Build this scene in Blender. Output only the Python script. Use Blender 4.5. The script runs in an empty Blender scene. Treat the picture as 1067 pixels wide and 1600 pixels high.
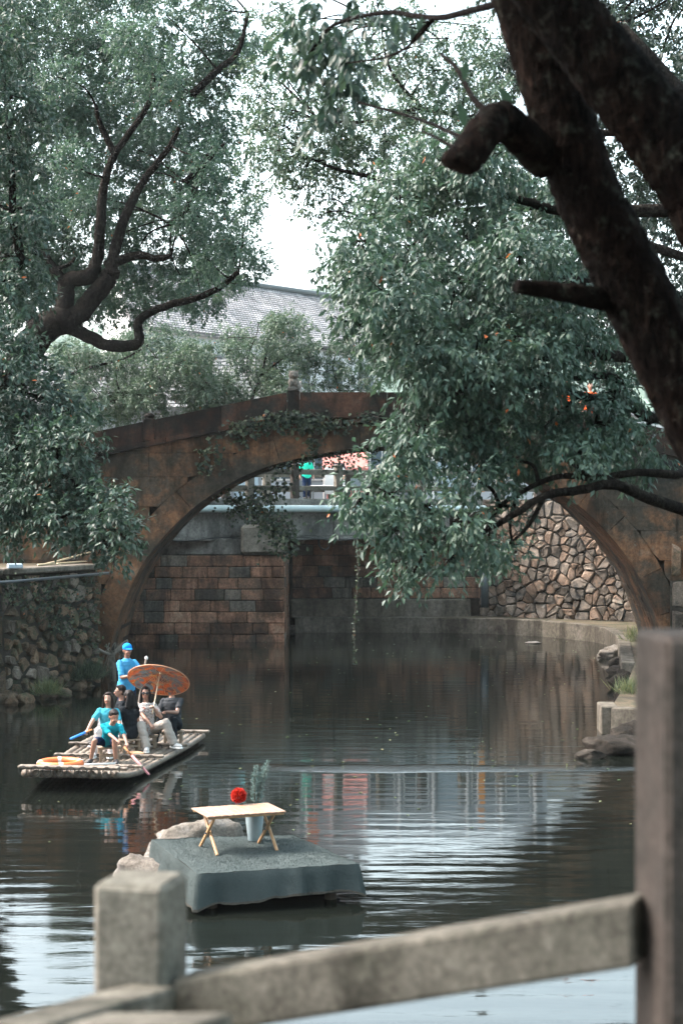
import bpy, math, random
import numpy as np
from mathutils import Vector, Matrix
R = math.radians
random.seed(7)
scene = bpy.context.scene
COL = scene.collection

# ------------------------------------------------------------------ camera, sky, sun, exposure
F, CH, HV, CU = 2700.0, 4.4, 793.0, 533.5          # focal length (px of the 1067x1600 photo), eye height over water, horizon row, centre column
cam_d = bpy.data.cameras.new('camera')
cam = bpy.data.objects.new('camera', cam_d); COL.objects.link(cam)
cam.location = (0, 0, CH); cam.rotation_euler = (R(90), 0, 0)
cam_d.sensor_fit = 'VERTICAL'; cam_d.sensor_height = 36.0; cam_d.lens = 36.0 * F / 1600
cam_d.shift_y = -(800 - HV) / 1600
cam_d.clip_start = 0.1; cam_d.clip_end = 6000
cam_d.dof.use_dof = True; cam_d.dof.focus_distance = 33.0; cam_d.dof.aperture_fstop = 3.4
scene.camera = cam

SUN_DIR = Vector((-0.66, 0.10, 0.72)).normalized()
w = bpy.data.worlds.new('World'); scene.world = w; w.use_nodes = True
nt = w.node_tree; nt.nodes.clear()
sky = nt.nodes.new('ShaderNodeTexSky'); sky.sky_type = 'NISHITA'; sky.sun_disc = False
sky.sun_elevation = math.asin(SUN_DIR.z); sky.sun_rotation = math.atan2(SUN_DIR.x, SUN_DIR.y)
sky.air_density = 1.0; sky.dust_density = 6.0; sky.ozone_density = 1.0
hs = nt.nodes.new('ShaderNodeHueSaturation'); hs.inputs['Hue'].default_value = 0.455; hs.inputs['Saturation'].default_value = 0.66   # milky, hazy sky
bg = nt.nodes.new('ShaderNodeBackground'); bg.inputs['Strength'].default_value = 0.15
wo = nt.nodes.new('ShaderNodeOutputWorld')
nt.links.new(sky.outputs[0], hs.inputs['Color']); nt.links.new(hs.outputs[0], bg.inputs[0]); nt.links.new(bg.outputs[0], wo.inputs[0])
sun_d = bpy.data.lights.new('sun', 'SUN'); sun_d.energy = 0.95; sun_d.angle = R(8); sun_d.color = (1, 0.93, 0.82)
sun = bpy.data.objects.new('sun', sun_d); COL.objects.link(sun)
sun.rotation_euler = SUN_DIR.to_track_quat('Z', 'Y').to_euler(); sun.location = (-20, 0, 40)
scene.view_settings.view_transform = 'Standard'; scene.view_settings.look = 'None'
scene.view_settings.gamma = 1.0; scene.view_settings.use_curve_mapping = False
scene.view_settings.exposure = 2.88
cy = scene.cycles
cy.use_denoising = True
cy.max_bounces = 6; cy.diffuse_bounces = 3; cy.glossy_bounces = 3; cy.transmission_bounces = 3; cy.transparent_max_bounces = 4; cy.volume_bounces = 0
cy.sample_clamp_indirect = 6.0; cy.caustics_reflective = False; cy.caustics_refractive = False

# ------------------------------------------------------------------ helpers
def P(u, v, Y):                                    # a photo pixel at a known distance -> world point
    return Vector(((u - CU) / F * Y, Y, CH + (HV - v) / F * Y))

def link(o, parent=None):
    COL.objects.link(o)
    if parent is not None: o.parent = parent
    return o
def tag(o, label=None, cat=None, group=None, kind=None):
    if label: o['label'] = label
    if cat: o['category'] = cat
    if group: o['group'] = group
    if kind: o['kind'] = kind
    return o
def empty(name, loc=(0, 0, 0), rz=0.0, label=None, cat=None, group=None):
    o = bpy.data.objects.new(name, None); o.location = loc; o.rotation_euler = (0, 0, rz); o.empty_display_size = 0.2
    link(o); return tag(o, label, cat, group)

class MB:
    def __init__(s): s.v = []; s.f = []
    def add(s, vs, fs):
        b = len(s.v); s.v += [tuple(p) for p in vs]; s.f += [tuple(i + b for i in f) for f in fs]; return s
    def box(s, c, d, rz=0.0, M=None):
        x, y, z = d[0] / 2, d[1] / 2, d[2] / 2; ca, sa = math.cos(rz), math.sin(rz); vs = []
        for k in range(8):
            px, py, pz = (x if k & 1 else -x), (y if k & 2 else -y), (z if k & 4 else -z)
            q = Vector((px * ca - py * sa, px * sa + py * ca, pz))
            if M is not None: q = M @ Vector((px, py, pz))
            vs.append(q + Vector(c))
        return s.add(vs, [(0, 2, 3, 1), (4, 5, 7, 6), (0, 1, 5, 4), (2, 6, 7, 3), (0, 4, 6, 2), (1, 3, 7, 5)])
    def cham(s, c, d, b=0.02, rz=0.0, M=None, jit=0.0):          # box with chamfered edges
        h = [d[0] / 2, d[1] / 2, d[2] / 2]; b = min(b, min(h) * 0.8); ca, sa = math.cos(rz), math.sin(rz); vs = []; idx = {}
        for sx in (-1, 1):
            for sy in (-1, 1):
                for sz in (-1, 1):
                    j = [random.uniform(-jit, jit) for _ in range(3)]
                    for a in range(3):
                        q = [sx * (h[0] - (b if a != 0 else 0)) + j[0], sy * (h[1] - (b if a != 1 else 0)) + j[1], sz * (h[2] - (b if a != 2 else 0)) + j[2]]
                        q = Vector(q)
                        q = (M @ q) if M is not None else Vector((q.x * ca - q.y * sa, q.x * sa + q.y * ca, q.z))
                        idx[(sx, sy, sz, a)] = len(vs); vs.append(q + Vector(c))
        g = lambda sx, sy, sz, a: idx[(sx, sy, sz, a)]
        fs = []
        for t in (-1, 1):
            q = [(t, -1, -1), (t, 1, -1), (t, 1, 1), (t, -1, 1)]; fs.append(tuple(g(*p, 0) for p in (q if t > 0 else q[::-1])))
            q = [(-1, t, -1), (-1, t, 1), (1, t, 1), (1, t, -1)]; fs.append(tuple(g(*p, 1) for p in (q if t > 0 else q[::-1])))
            q = [(-1, -1, t), (1, -1, t), (1, 1, t), (-1, 1, t)]; fs.append(tuple(g(*p, 2) for p in (q if t > 0 else q[::-1])))
        for a in (-1, 1):
            for c2 in (-1, 1):
                fs.append((g(a, c2, -1, 0), g(a, c2, 1, 0), g(a, c2, 1, 1), g(a, c2, -1, 1)))
                fs.append((g(a, -1, c2, 0), g(a, 1, c2, 0), g(a, 1, c2, 2), g(a, -1, c2, 2)))
                fs.append((g(-1, a, c2, 1), g(1, a, c2, 1), g(1, a, c2, 2), g(-1, a, c2, 2)))
        for sx in (-1, 1):
            for sy in (-1, 1):
                for sz in (-1, 1): fs.append((g(sx, sy, sz, 0), g(sx, sy, sz, 1), g(sx, sy, sz, 2)))
        return s.add(vs, fs)
    def tube(s, pts, rad, n=8, noise=0.0, cap=True, seed=0, flat=None):
        pts = [Vector(p) for p in pts]; rn = random.Random(seed * 77 + len(pts))
        if not hasattr(rad, '__len__'): rad = [rad] * len(pts)
        prev = None; rings = []; vs = []; fs = []
        for i, p in enumerate(pts):
            t = (pts[min(i + 1, len(pts) - 1)] - pts[max(i - 1, 0)])
            t = t.normalized() if t.length > 1e-9 else Vector((0, 0, 1))
            if prev is None:
                a = Vector((0, 0, 1)) if abs(t.z) < 0.9 else Vector((1, 0, 0)); u = (a - t * a.dot(t)).normalized()
            else: u = (prev - t * prev.dot(t)).normalized()
            prev = u; b = t.cross(u)
            for k in range(n):
                an = 2 * math.pi * k / n; r = rad[i] * (1 + (rn.uniform(-noise, noise) if noise else 0))
                vs.append(p + (u * math.cos(an) + b * math.sin(an)) * r)
        for i in range(len(pts) - 1):
            for k in range(n):
                a0 = i * n + k; a1 = i * n + (k + 1) % n; fs.append((a0, a1, a1 + n, a0 + n))
        if cap: fs.append(tuple(range(n))[::-1]); fs.append(tuple((len(pts) - 1) * n + k for k in range(n)))
        return s.add(vs, fs)
    def lathe(s, prof, n=20, c=(0, 0, 0), M=None):
        vs = []; fs = []; c = Vector(c)
        for r, z in prof:
            for k in range(n):
                an = 2 * math.pi * k / n; q = Vector((r * math.cos(an), r * math.sin(an), z)); vs.append((M @ q if M is not None else q) + c)
        for i in range(len(prof) - 1):
            for k in range(n):
                a0 = i * n + k; a1 = i * n + (k + 1) % n; fs.append((a0, a1, a1 + n, a0 + n))
        return s.add(vs, fs)
    def ell(s, c, r, M=None, nu=14, nv=9):
        vs = [Vector((0, 0, -r[2]))]; fs = []
        for i in range(1, nv):
            th = math.pi * i / nv - math.pi / 2
            for k in range(nu):
                an = 2 * math.pi * k / nu; vs.append(Vector((r[0] * math.cos(th) * math.cos(an), r[1] * math.cos(th) * math.sin(an), r[2] * math.sin(th))))
        vs.append(Vector((0, 0, r[2]))); L = len(vs) - 1
        for k in range(nu):
            fs.append((0, 1 + (k + 1) % nu, 1 + k)); fs.append((L, L - nu + k, L - nu + (k + 1) % nu))
        for i in range(nv - 2):
            for k in range(nu):
                a0 = 1 + i * nu + k; a1 = 1 + i * nu + (k + 1) % nu; fs.append((a0, a1, a1 + nu, a0 + nu))
        if M is not None: vs = [M @ q for q in vs]
        return s.add([q + Vector(c) for q in vs], fs)
    def prism(s, poly, z0, z1):                     # plan polygon (counter-clockwise) pulled up
        n = len(poly); vs = [(x, y, z0) for x, y in poly] + [(x, y, z1) for x, y in poly]
        fs = [tuple(range(n))[::-1], tuple(range(n, 2 * n))] + [(i, (i + 1) % n, n + (i + 1) % n, n + i) for i in range(n)]
        return s.add(vs, fs)
    def mesh(s, name, mat=None, smooth=False):
        me = bpy.data.meshes.new(name); me.from_pydata(s.v, [], s.f); me.update()
        if mat: me.materials.append(mat)
        if smooth: me.polygons.foreach_set('use_smooth', [True] * len(me.polygons))
        return me
    def build(s, name, mat, parent=None, smooth=False, origin=None):
        if origin is not None:
            ox, oy, oz = origin; s.v = [(x - ox, y - oy, z - oz) for x, y, z in s.v]
        o = bpy.data.objects.new(name, s.mesh(name, mat, smooth))
        if origin is not None: o.location = origin
        return link(o, parent)

def spline(pts, n=6):                               # Catmull-Rom through points (any dimension)
    pts = [np.array(p, float) for p in pts]; out = []
    for i in range(len(pts) - 1):
        p0, p1, p2, p3 = pts[max(i - 1, 0)], pts[i], pts[i + 1], pts[min(i + 2, len(pts) - 1)]
        for k in range(n):
            t = k / n; out.append(0.5 * (2 * p1 + (p2 - p0) * t + (2 * p0 - 5 * p1 + 4 * p2 - p3) * t * t + (3 * p1 - p0 - 3 * p2 + p3) * t ** 3))
    out.append(pts[-1]); return out

# ------------------------------------------------------------------ materials
class NT:
    def __init__(s, name):
        s.m = bpy.data.materials.new(name); s.m.use_nodes = True; s.t = s.m.node_tree; s.t.nodes.clear()
        s.out = s.n('ShaderNodeOutputMaterial'); s.b = s.n('ShaderNodeBsdfPrincipled'); s.l(s.b.outputs[0], s.out.inputs[0])
    def n(s, t, **k):
        x = s.t.nodes.new(t)
        for a, b in k.items(): setattr(x, a, b)
        return x
    def l(s, a, b): s.t.links.new(a, b)
    def coord(s, kind='Object', sc=(1, 1, 1)):
        if kind == 'Position': o = s.n('ShaderNodeNewGeometry').outputs['Position']
        else: o = s.n('ShaderNodeTexCoord').outputs[kind]
        mp = s.n('ShaderNodeMapping'); mp.inputs['Scale'].default_value = sc; s.l(o, mp.inputs[0]); return mp.outputs[0]
    def noise(s, co, scale, detail=5, rough=0.6, dist=0.0):
        x = s.n('ShaderNodeTexNoise'); x.inputs['Scale'].default_value = scale; x.inputs['Detail'].default_value = detail
        x.inputs['Roughness'].default_value = rough; x.inputs['Distortion'].default_value = dist; s.l(co, x.inputs['Vector']); return x.outputs['Fac']
    def ramp(s, fac, stops, interp='LINEAR'):
        r = s.n('ShaderNodeValToRGB'); r.color_ramp.interpolation = interp; e = r.color_ramp.elements
        while len(e) < len(stops): e.new(0.5)
        for el, (p, c) in zip(e, stops):
            el.position = p; el.color = (c, c, c, 1) if not hasattr(c, '__len__') else (*c, 1)
        s.l(fac, r.inputs[0]); return r.outputs[0]
    def mix(s, fac, a, b, mode='MIX'):
        x = s.n('ShaderNodeMix', data_type='RGBA', blend_type=mode)
        for v, i in ((fac, 0), (a, 6), (b, 7)):
            if hasattr(v, 'is_output'): s.l(v, x.inputs[i])
            elif i == 0: x.inputs[0].default_value = v
            else: x.inputs[i].default_value = (*v, 1)
        return x.outputs[2]
    def math(s, op, a, b=0.0):
        x = s.n('ShaderNodeMath', operation=op)
        for v, i in ((a, 0), (b, 1)):
            if hasattr(v, 'is_output'): s.l(v, x.inputs[i])
            else: x.inputs[i].default_value = v
        return x.outputs[0]
    def bump(s, h, strength=0.5, dist=0.02):
        x = s.n('ShaderNodeBump'); x.inputs['Strength'].default_value = strength; x.inputs['Distance'].default_value = dist
        s.l(h, x.inputs['Height']); s.l(x.outputs[0], s.b.inputs['Normal']); return x
    def fin(s, col=None, rough=0.7, spec=0.4):
        if col is not None:
            if hasattr(col, 'is_output'): s.l(col, s.b.inputs['Base Color'])
            else: s.b.inputs['Base Color'].default_value = (*col, 1)
        if hasattr(rough, 'is_output'): s.l(rough, s.b.inputs['Roughness'])
        else: s.b.inputs['Roughness'].default_value = rough
        s.b.inputs['Specular IOR Level'].default_value = spec; return s.m

def plain(name, col, rough=0.6, var=0.12, scale=8.0, bump=0.15, spec=0.4, bd=0.01, kind='Object'):
    t = NT(name); co = t.coord(kind); f = t.noise(co, scale)
    c = t.ramp(f, [(0.3, tuple(x * (1 - var) for x in col)), (0.7, tuple(min(1, x * (1 + var)) for x in col))])
    if bump: t.bump(f, bump, bd)
    return t.fin(c, rough, spec)

def stone(name, cols, mort=None, lichen=0.0, streak=0.6, scale=1.6, rnd=0.25, bump=0.6, bd=0.03, kind='Position', moss=0.0):
    """weathered stone: colour patches, vertical run-off streaks, pale lichen spots, a tint of its own per piece"""
    t = NT(name); co = t.coord(kind); big = t.noise(co, scale * 0.35, 4, 0.6, 0.6); mid = t.noise(co, scale * 2.2, 8, 0.68)
    c = t.ramp(t.math('ADD', t.math('MULTIPLY', big, 0.65), t.math('MULTIPLY', mid, 0.35)), [(0.36, cols[0]), (0.47, cols[1]), (0.56, cols[2]), (0.68, cols[3])])
    if streak:
        st = t.noise(t.coord(kind, (1.6, 1.6, 0.42)), 1.1, 8, 0.68, 0.8)
        c = t.mix(t.math('MULTIPLY', t.ramp(st, [(0.46, 0.0), (0.64, 1.0)]), streak), c, tuple(x * 0.26 for x in cols[1]))
    gr = t.noise(co, scale * 9, 6, 0.75)
    c = t.mix(1.0, c, t.ramp(gr, [(0.32, 0.55), (0.68, 1.4)]), 'MULTIPLY')
    if moss:
        ms = t.noise(co, scale * 0.9, 6, 0.7)
        c = t.mix(t.math('MULTIPLY', t.ramp(ms, [(0.5, 0.0), (0.62, 1.0)]), moss), c, (0.028, 0.042, 0.024))
    if lichen:
        li = t.noise(co, 7.0, 5, 0.7, 0.5); lm = t.noise(co, 0.9, 3)
        k = t.math('MULTIPLY', t.ramp(li, [(0.60, 0.0), (0.66, 1.0)]), t.ramp(lm, [(0.45, 0.0), (0.6, 1.0)]))
        c = t.mix(t.math('MULTIPLY', k, lichen), c, (0.085, 0.088, 0.078))
    if rnd:
        oi = t.n('ShaderNodeObjectInfo'); c = t.mix(1.0, c, t.ramp(oi.outputs['Random'], [(0.0, 1 - rnd), (1.0, 1 + rnd * 0.6)]), 'MULTIPLY')
    fine = t.noise(co, scale * 14, 8, 0.7)
    t.bump(t.math('ADD', t.math('MULTIPLY', mid, 0.7), t.math('MULTIPLY', fine, 0.3)), bump, bd)
    return t.fin(c, t.ramp(mid, [(0.3, 0.75), (0.7, 0.95)]), 0.07)

M = {}
M['bridge'] = stone('bridge_sandstone', [(0.0108, 0.0137, 0.0133), (0.0386, 0.0329, 0.0246), (0.1135, 0.0585, 0.0310), (0.1210, 0.1028, 0.0793)], lichen=0.55, streak=0.85, rnd=0.3, scale=1.15)
M['parapet'] = stone('parapet_sandstone', [(0.0081, 0.0100, 0.0101), (0.0230, 0.0214, 0.0181), (0.0719, 0.0348, 0.0222), (0.0719, 0.0606, 0.0481)], lichen=0.3, streak=0.9, rnd=0.35, scale=1.6)
M['core'] = stone('bridge_joint_mortar', [(0.0060, 0.0060, 0.0050), (0.0111, 0.0096, 0.0076), (0.0176, 0.0136, 0.0101), (0.0252, 0.0202, 0.0151)], streak=0, rnd=0)
M['brick'] = stone('pier_sandstone', [(0.0379, 0.0398, 0.0355), (0.1328, 0.0863, 0.0612), (0.2688, 0.1460, 0.0967), (0.3162, 0.2258, 0.1613)], streak=0.85, rnd=0.5, scale=1.6, bump=0.8)
M['brick_grey'] = stone('pier_greystone', [(0.0404, 0.0412, 0.0362), (0.0923, 0.0876, 0.0748), (0.1443, 0.1263, 0.1020), (0.2020, 0.1649, 0.1269)], streak=0.85, rnd=0.5, scale=1.6, bump=0.8)
M['mortar'] = stone('pier_mortar', [(0.0122, 0.0122, 0.0109), (0.0242, 0.0210, 0.0170), (0.0363, 0.0302, 0.0242), (0.0525, 0.0443, 0.0363)], streak=0.5, rnd=0)
M['rubble_warm'] = stone('rubble_warm', [(0.0496, 0.0510, 0.0449), (0.1288, 0.0930, 0.0673), (0.1883, 0.1379, 0.1025), (0.2081, 0.2038, 0.1730)], streak=0.5, rnd=0.4, scale=3.0, bump=0.9, bd=0.05)
M['rubble_cool'] = stone('rubble_cool', [(0.0455, 0.0455, 0.0426), (0.1080, 0.0938, 0.0769), (0.1536, 0.1281, 0.1025), (0.1934, 0.1821, 0.1593)], streak=0.5, rnd=0.4, scale=3.0, bump=0.9, bd=0.05)
M['rubble_dark'] = stone('rubble_mossy', [(0.0249, 0.0263, 0.0214), (0.0777, 0.0604, 0.0425), (0.1417, 0.0956, 0.0638), (0.1842, 0.1489, 0.1134)], streak=0.3, rnd=0.5, scale=3.0, bump=0.9, bd=0.05, moss=0.75)
M['joint'] = stone('rubble_joint', [(0.0090, 0.0099, 0.0083), (0.0189, 0.0181, 0.0152), (0.0303, 0.0272, 0.0226), (0.0453, 0.0415, 0.0341)], streak=0, rnd=0, moss=0.5)
M['concrete'] = stone('concrete', [(0.0809, 0.0838, 0.0777), (0.1430, 0.1430, 0.1304), (0.1926, 0.1863, 0.1708), (0.2236, 0.2174, 0.1987)], streak=0.75, rnd=0.12, scale=1.2, bump=0.25, bd=0.01)
M['quay'] = stone('quay_concrete', [(0.0403, 0.0365, 0.0290), (0.0756, 0.0680, 0.0529), (0.1058, 0.0958, 0.0781), (0.1260, 0.1159, 0.0983)], streak=0.75, rnd=0.1, scale=1.0, bump=0.3, bd=0.015)
M['rail'] = stone('railing_concrete', [(0.0319, 0.0305, 0.0243), (0.0898, 0.0841, 0.0685), (0.1245, 0.1160, 0.0957), (0.1955, 0.1842, 0.1542)], streak=0.5, rnd=0.1, scale=5.5, bump=0.7, bd=0.012, moss=0.12)
M['rail_light'] = stone('railing_pale', [(0.0567, 0.0525, 0.0419), (0.1324, 0.1250, 0.1047), (0.1765, 0.1663, 0.1393), (0.2396, 0.2275, 0.1935)], streak=0.5, rnd=0.1, scale=5.5, bump=0.7, bd=0.012, moss=0.1)
M['rail_pink'] = stone('railing_pinkstone', [(0.0241, 0.0235, 0.0200), (0.0413, 0.0369, 0.0319), (0.0568, 0.0481, 0.0415), (0.0793, 0.0684, 0.0593)], streak=0.5, rnd=0.1, scale=4.0, bump=0.3, bd=0.004)
M['earth'] = stone('earth', [(0.03, 0.028, 0.02), (0.06, 0.05, 0.035), (0.09, 0.075, 0.05), (0.12, 0.10, 0.075)], streak=0, rnd=0, moss=0.6)
M['paving'] = stone('paving', [(0.0960, 0.0930, 0.0840), (0.1440, 0.1380, 0.1260), (0.1800, 0.1710, 0.1560), (0.2160, 0.2040, 0.1860)], streak=0, rnd=0)
M['boulder'] = stone('boulder', [(0.0872, 0.0758, 0.0619), (0.1657, 0.1515, 0.1290), (0.2180, 0.2065, 0.1884), (0.2529, 0.2525, 0.2428)], streak=0.4, rnd=0.3, scale=3.2, bump=1.0, bd=0.06)
M['wetrock'] = stone('wet_rock', [(0.0064, 0.0064, 0.0055), (0.0190, 0.0169, 0.0138), (0.0381, 0.0328, 0.0265), (0.0762, 0.0699, 0.0614)], streak=0.2, rnd=0.5, scale=4.5, bump=1.0, bd=0.06)

def bark(name, a, b, sc=1.0):
    t = NT(name); co = t.coord('Position', (1, 1, 0.22)); n1 = t.noise(co, 30 * sc, 6, 0.7, 1.2); n2 = t.noise(t.coord('Position'), 14 * sc, 6, 0.7); big = t.noise(t.coord('Position'), 2.2 * sc, 5, 0.65)
    h = t.ramp(t.math('ADD', t.math('MULTIPLY', n1, 0.75), t.math('MULTIPLY', n2, 0.25)), [(0.40, 0.0), (0.58, 1.0)])
    c = t.mix(h, tuple(x * 0.30 for x in a), t.ramp(big, [(0.38, a), (0.62, b)]))
    c = t.mix(t.math('MULTIPLY', t.ramp(n2, [(0.55, 0.0), (0.68, 1.0)]), 0.4), c, (0.06, 0.07, 0.055))
    t.bump(t.math('ADD', h, t.math('MULTIPLY', n2, 0.6)), 1.0, 0.03)
    return t.fin(c, 0.95, 0.03)
M['bark'] = bark('camphor_bark', (0.0123, 0.0112, 0.0101), (0.0280, 0.0235, 0.0190))
M['bark_near'] = bark('near_bark', (0.0060, 0.0053, 0.0049), (0.0169, 0.0106, 0.0080), 0.9)
M['twig'] = plain('twig_bark', (0.06, 0.048, 0.036), 0.9, 0.3)

def leafmat(name, dark, mid, pale, rough=0.48, trans=0.27, old=0.002):
    t = NT(name); at = t.n('ShaderNodeAttribute', attribute_name='tint'); f = at.outputs['Fac']
    c = t.ramp(f, [(0.0, dark), (0.5, mid), (0.96 , pale), (1.0 - old, pale), (1.0, (0.42, 0.11, 0.03))])
    t.l(c, t.b.inputs['Base Color']); t.b.inputs['Roughness'].default_value = rough; t.b.inputs['Specular IOR Level'].default_value = 0.28
    tr = t.n('ShaderNodeBsdfTranslucent'); t.l(t.mix(1.0, c, (0.95, 1.05, 0.78), 'MULTIPLY'), tr.inputs[0])
    mx = t.n('ShaderNodeMixShader'); mx.inputs[0].default_value = trans; t.l(t.b.outputs[0], mx.inputs[1]); t.l(tr.outputs[0], mx.inputs[2]); t.l(mx.outputs[0], t.out.inputs[0])
    return t.m
M['leaf_r'] = leafmat('leaf_camphor', (0.0245, 0.0475, 0.0385), (0.0440, 0.0806, 0.0607), (0.0765, 0.1221, 0.0779))
M['leaf_l'] = leafmat('leaf_camphor_far', (0.0304, 0.0606, 0.0499), (0.0563, 0.1007, 0.0790), (0.0941, 0.1470, 0.0988), trans=0.38)
M['leaf_n'] = leafmat('leaf_glossy', (0.0178, 0.0363, 0.0303), (0.0346, 0.0644, 0.0505), (0.0655, 0.1050, 0.0722), rough=0.42)
M['leaf_b'] = leafmat('leaf_pale', (0.0341, 0.0614, 0.0462), (0.0589, 0.0974, 0.0671), (0.0992, 0.1407, 0.0894))
M['leaf_d'] = leafmat('leaf_dark', (0.0122, 0.0245, 0.0208), (0.0233, 0.0417, 0.0332), (0.0415, 0.0644, 0.0479))
M['ivy'] = leafmat('leaf_ivy', (0.0134, 0.0242, 0.0175), (0.0269, 0.0444, 0.0282), (0.0806, 0.1008, 0.0571), old=0.012)
M['grass'] = leafmat('leaf_grass', (0.05, 0.075, 0.035), (0.09, 0.12, 0.055), (0.19, 0.18, 0.09))

# water: dark, glossy, rippled
def water_mat():
    t = NT('pond_water'); pos = t.coord('Position')
    a = t.noise(t.coord('Position', (0.55, 1.9, 1)), 1.1, 3, 0.5, 0.3)
    b = t.noise(t.coord('Position', (0.8, 3.4, 1)), 3.2, 4, 0.55, 0.5)
    calm = t.ramp(t.noise(t.coord('Position', (0.12, 0.2, 1)), 1.0, 2), [(0.4, 0.35), (0.62, 1.0)])
    sx = t.n('ShaderNodeSeparateXYZ'); t.l(t.n('ShaderNodeNewGeometry').outputs['Position'], sx.inputs[0])
    # a narrow belt of chop crossing the pool behind the platform, left by the raft
    wob = t.noise(t.coord('Position', (0.35, 0.35, 1)), 1.0, 2)
    yy = t.math('ADD', sx.outputs['Y'], t.math('MULTIPLY', t.math('SUBTRACT', wob, 0.5), 1.0))
    d = t.math('ABSOLUTE', t.math('SUBTRACT', yy, 29.15))
    belt = t.math('MULTIPLY', t.ramp(d, [(0.12, 1.0), (0.42, 0.0)]), t.ramp(t.math('ADD', t.math('MULTIPLY', sx.outputs['X'], 0.2), 0.5), [(0.14, 0.0), (0.30, 1.0)]))
    chop = t.noise(pos, 9.0, 3, 0.6)
    # long swells drawn out between the raft and the near rail
    wv = t.n('ShaderNodeTexWave', wave_type='BANDS', bands_direction='Y'); wv.inputs['Scale'].default_value = 0.62; wv.inputs['Distortion'].default_value = 6.0; wv.inputs['Detail'].default_value = 2.0; wv.inputs['Detail Scale'].default_value = 0.7
    t.l(t.coord('Position', (0.25, 1, 1)), wv.inputs['Vector'])
    near = t.ramp(t.math('MULTIPLY', sx.outputs['Y'], 0.02), [(0.42, 1.0), (0.66, 0.12)])
    h = t.math('ADD', t.math('MULTIPLY', a, 0.0052), t.math('MULTIPLY', t.math('MULTIPLY', b, calm), 0.0014))
    h = t.math('ADD', h, t.math('MULTIPLY', t.math('MULTIPLY', wv.outputs['Fac'], near), 0.0014))
    h = t.math('ADD', h, t.math('MULTIPLY', t.math('MULTIPLY', chop, belt), 0.034))
    bp = t.bump(h, 1.0, 1.0)
    t.b.inputs['IOR'].default_value = 1.33
    return t.fin(t.ramp(a, [(0.3, (0.0035, 0.0048, 0.004)), (0.7, (0.006, 0.0075, 0.006))]), 0.03, 0.5)
M['water'] = water_mat()
# ------------------------------------------------------------------ ground, water, banks
g = MB(); g.add([(-700, -40, -1.6), (700, -40, -1.6), (700, 760, -1.6), (-700, 760, -1.6)], [(0, 1, 2, 3)])
tag(g.build('ground', M['earth']), kind='structure')
wm = MB(); wm.add([(-80, -12, 0), (80, -12, 0), (80, 69, 0), (-80, 69, 0)], [(0, 1, 2, 3)])
tag(wm.build('water', M['water']), kind='structure')
left_edge = [(-8.0, -10), (-8.3, 20), (-8.6, 34), (-9.9, 36.2), (-8.15, 39.3), (-6.6, 43.0), (-6.6, 45.3)]
b = MB(); b.prism([(-80, -10)] + left_edge + [(-6.6, 46), (-6.6, 52), (-9.2, 57.3), (-80, 57.3)], -1.5, 2.95)
tag(b.build('left_bank', M['earth']), kind='structure')
quay = [(-1.6, 61.15), (3.0, 61.1), (5.2, 60.5), (7.1, 59.2), (8.4, 57.0), (8.8, 55.6), (8.65, 52.4), (8.2, 49), (7.3, 43), (6.3, 38.2), (5.42, 34.4), (5.38, 33.6), (6.1, 33.2), (5.75, 30), (5.5, 26), (5.1, 18), (4.6, 9)]
b = MB(); b.prism([(x, y) for x, y in quay[::-1]] + [(-1.6, 70), (80, 70), (80, 9)][0:3], -1.5, 0.52)
tag(b.build('right_bank', M['earth']), kind='structure')
b = MB()                                             # the concrete lip along the right bank
for i_, ((x0, y0), (x1, y1)) in enumerate(zip(quay[:12], quay[1:13])):
    if i_ in (8, 9): continue
    d = Vector((x1 - x0, y1 - y0, 0)); L = d.length; a = math.atan2(d.y, d.x); nrm = Vector((d.y, -d.x, 0)).normalized()
    c = Vector(((x0 + x1) / 2, (y0 + y1) / 2, 0)) - nrm * (-0.17) * 1.0
    b.cham((c.x, c.y, -0.19), (L + 0.06, 0.34, 1.46 + random.uniform(-0.02, 0.02)), 0.02, a)
tag(b.build('quay_wall', M['quay']), 'low stained concrete quay wall curving along the far right water edge', 'quay wall')
t = MB(); t.prism([(-4.5, -9), (14, -9), (14, 9), (2.4, 9), (1.6, 5.2), (-4.5, 4.6)], -1.5, 2.75)
tag(t.build('terrace', M['paving']), kind='structure')
t = MB(); t.prism([(-90, 69), (-9.2, 57.4), (-9.2, 60.5), (-1.85, 62.3), (4.9, 62.3), (5.3, 62.1), (10.6, 58.9), (14, 58), (90, 58), (90, 900), (-90, 900)], -1.5, 4.68)
tag(t.build('town_ground', M['paving']), kind='structure')
t = MB(); t.prism([(9.2, 44.6), (90, 40), (90, 58), (14, 58), (10.6, 59.0), (10.0, 51)], 0.45, 4.2)
tag(t.build('upper_right_bank', M['earth']), kind='structure')

# hills far off: a wooded, lumpy ridge
def hill(name, y, x0, x1, top, seed, mat):
    rn = np.random.default_rng(seed); nx, ny = 420, 60; V = []; Fc = []
    ph = rn.uniform(0, 6.28, 12); fr = rn.uniform(0.6, 9, 12)
    for j in range(ny):
        for i in range(nx):
            s = i / (nx - 1); q = j / (ny - 1); x = x0 + (x1 - x0) * s
            h = top * (0.72 + 0.28 * sum(math.sin(fr[k] * s * 4 + ph[k]) / (1 + fr[k]) for k in range(12)))
            z = h * math.sin(q * math.pi * 0.5) ** 0.8 + rn.uniform(-1, 1) * 1.9 * (q > 0.02)
            V.append((x + rn.uniform(-1, 1) * 2, y + q * top * 2.2 + rn.uniform(-2, 2), z - 3))
    for j in range(ny - 1):
        for i in range(nx - 1):
            k = j * nx + i; Fc.append((k, k + 1, k + nx + 1, k + nx))
    m = MB(); m.add(V, Fc); return tag(m.build(name, mat, None, True), kind='structure')
hm = plain('hill_forest', (0.05, 0.085, 0.065), 0.95, 0.45, 0.05, 0.0, kind='Position')
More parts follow.
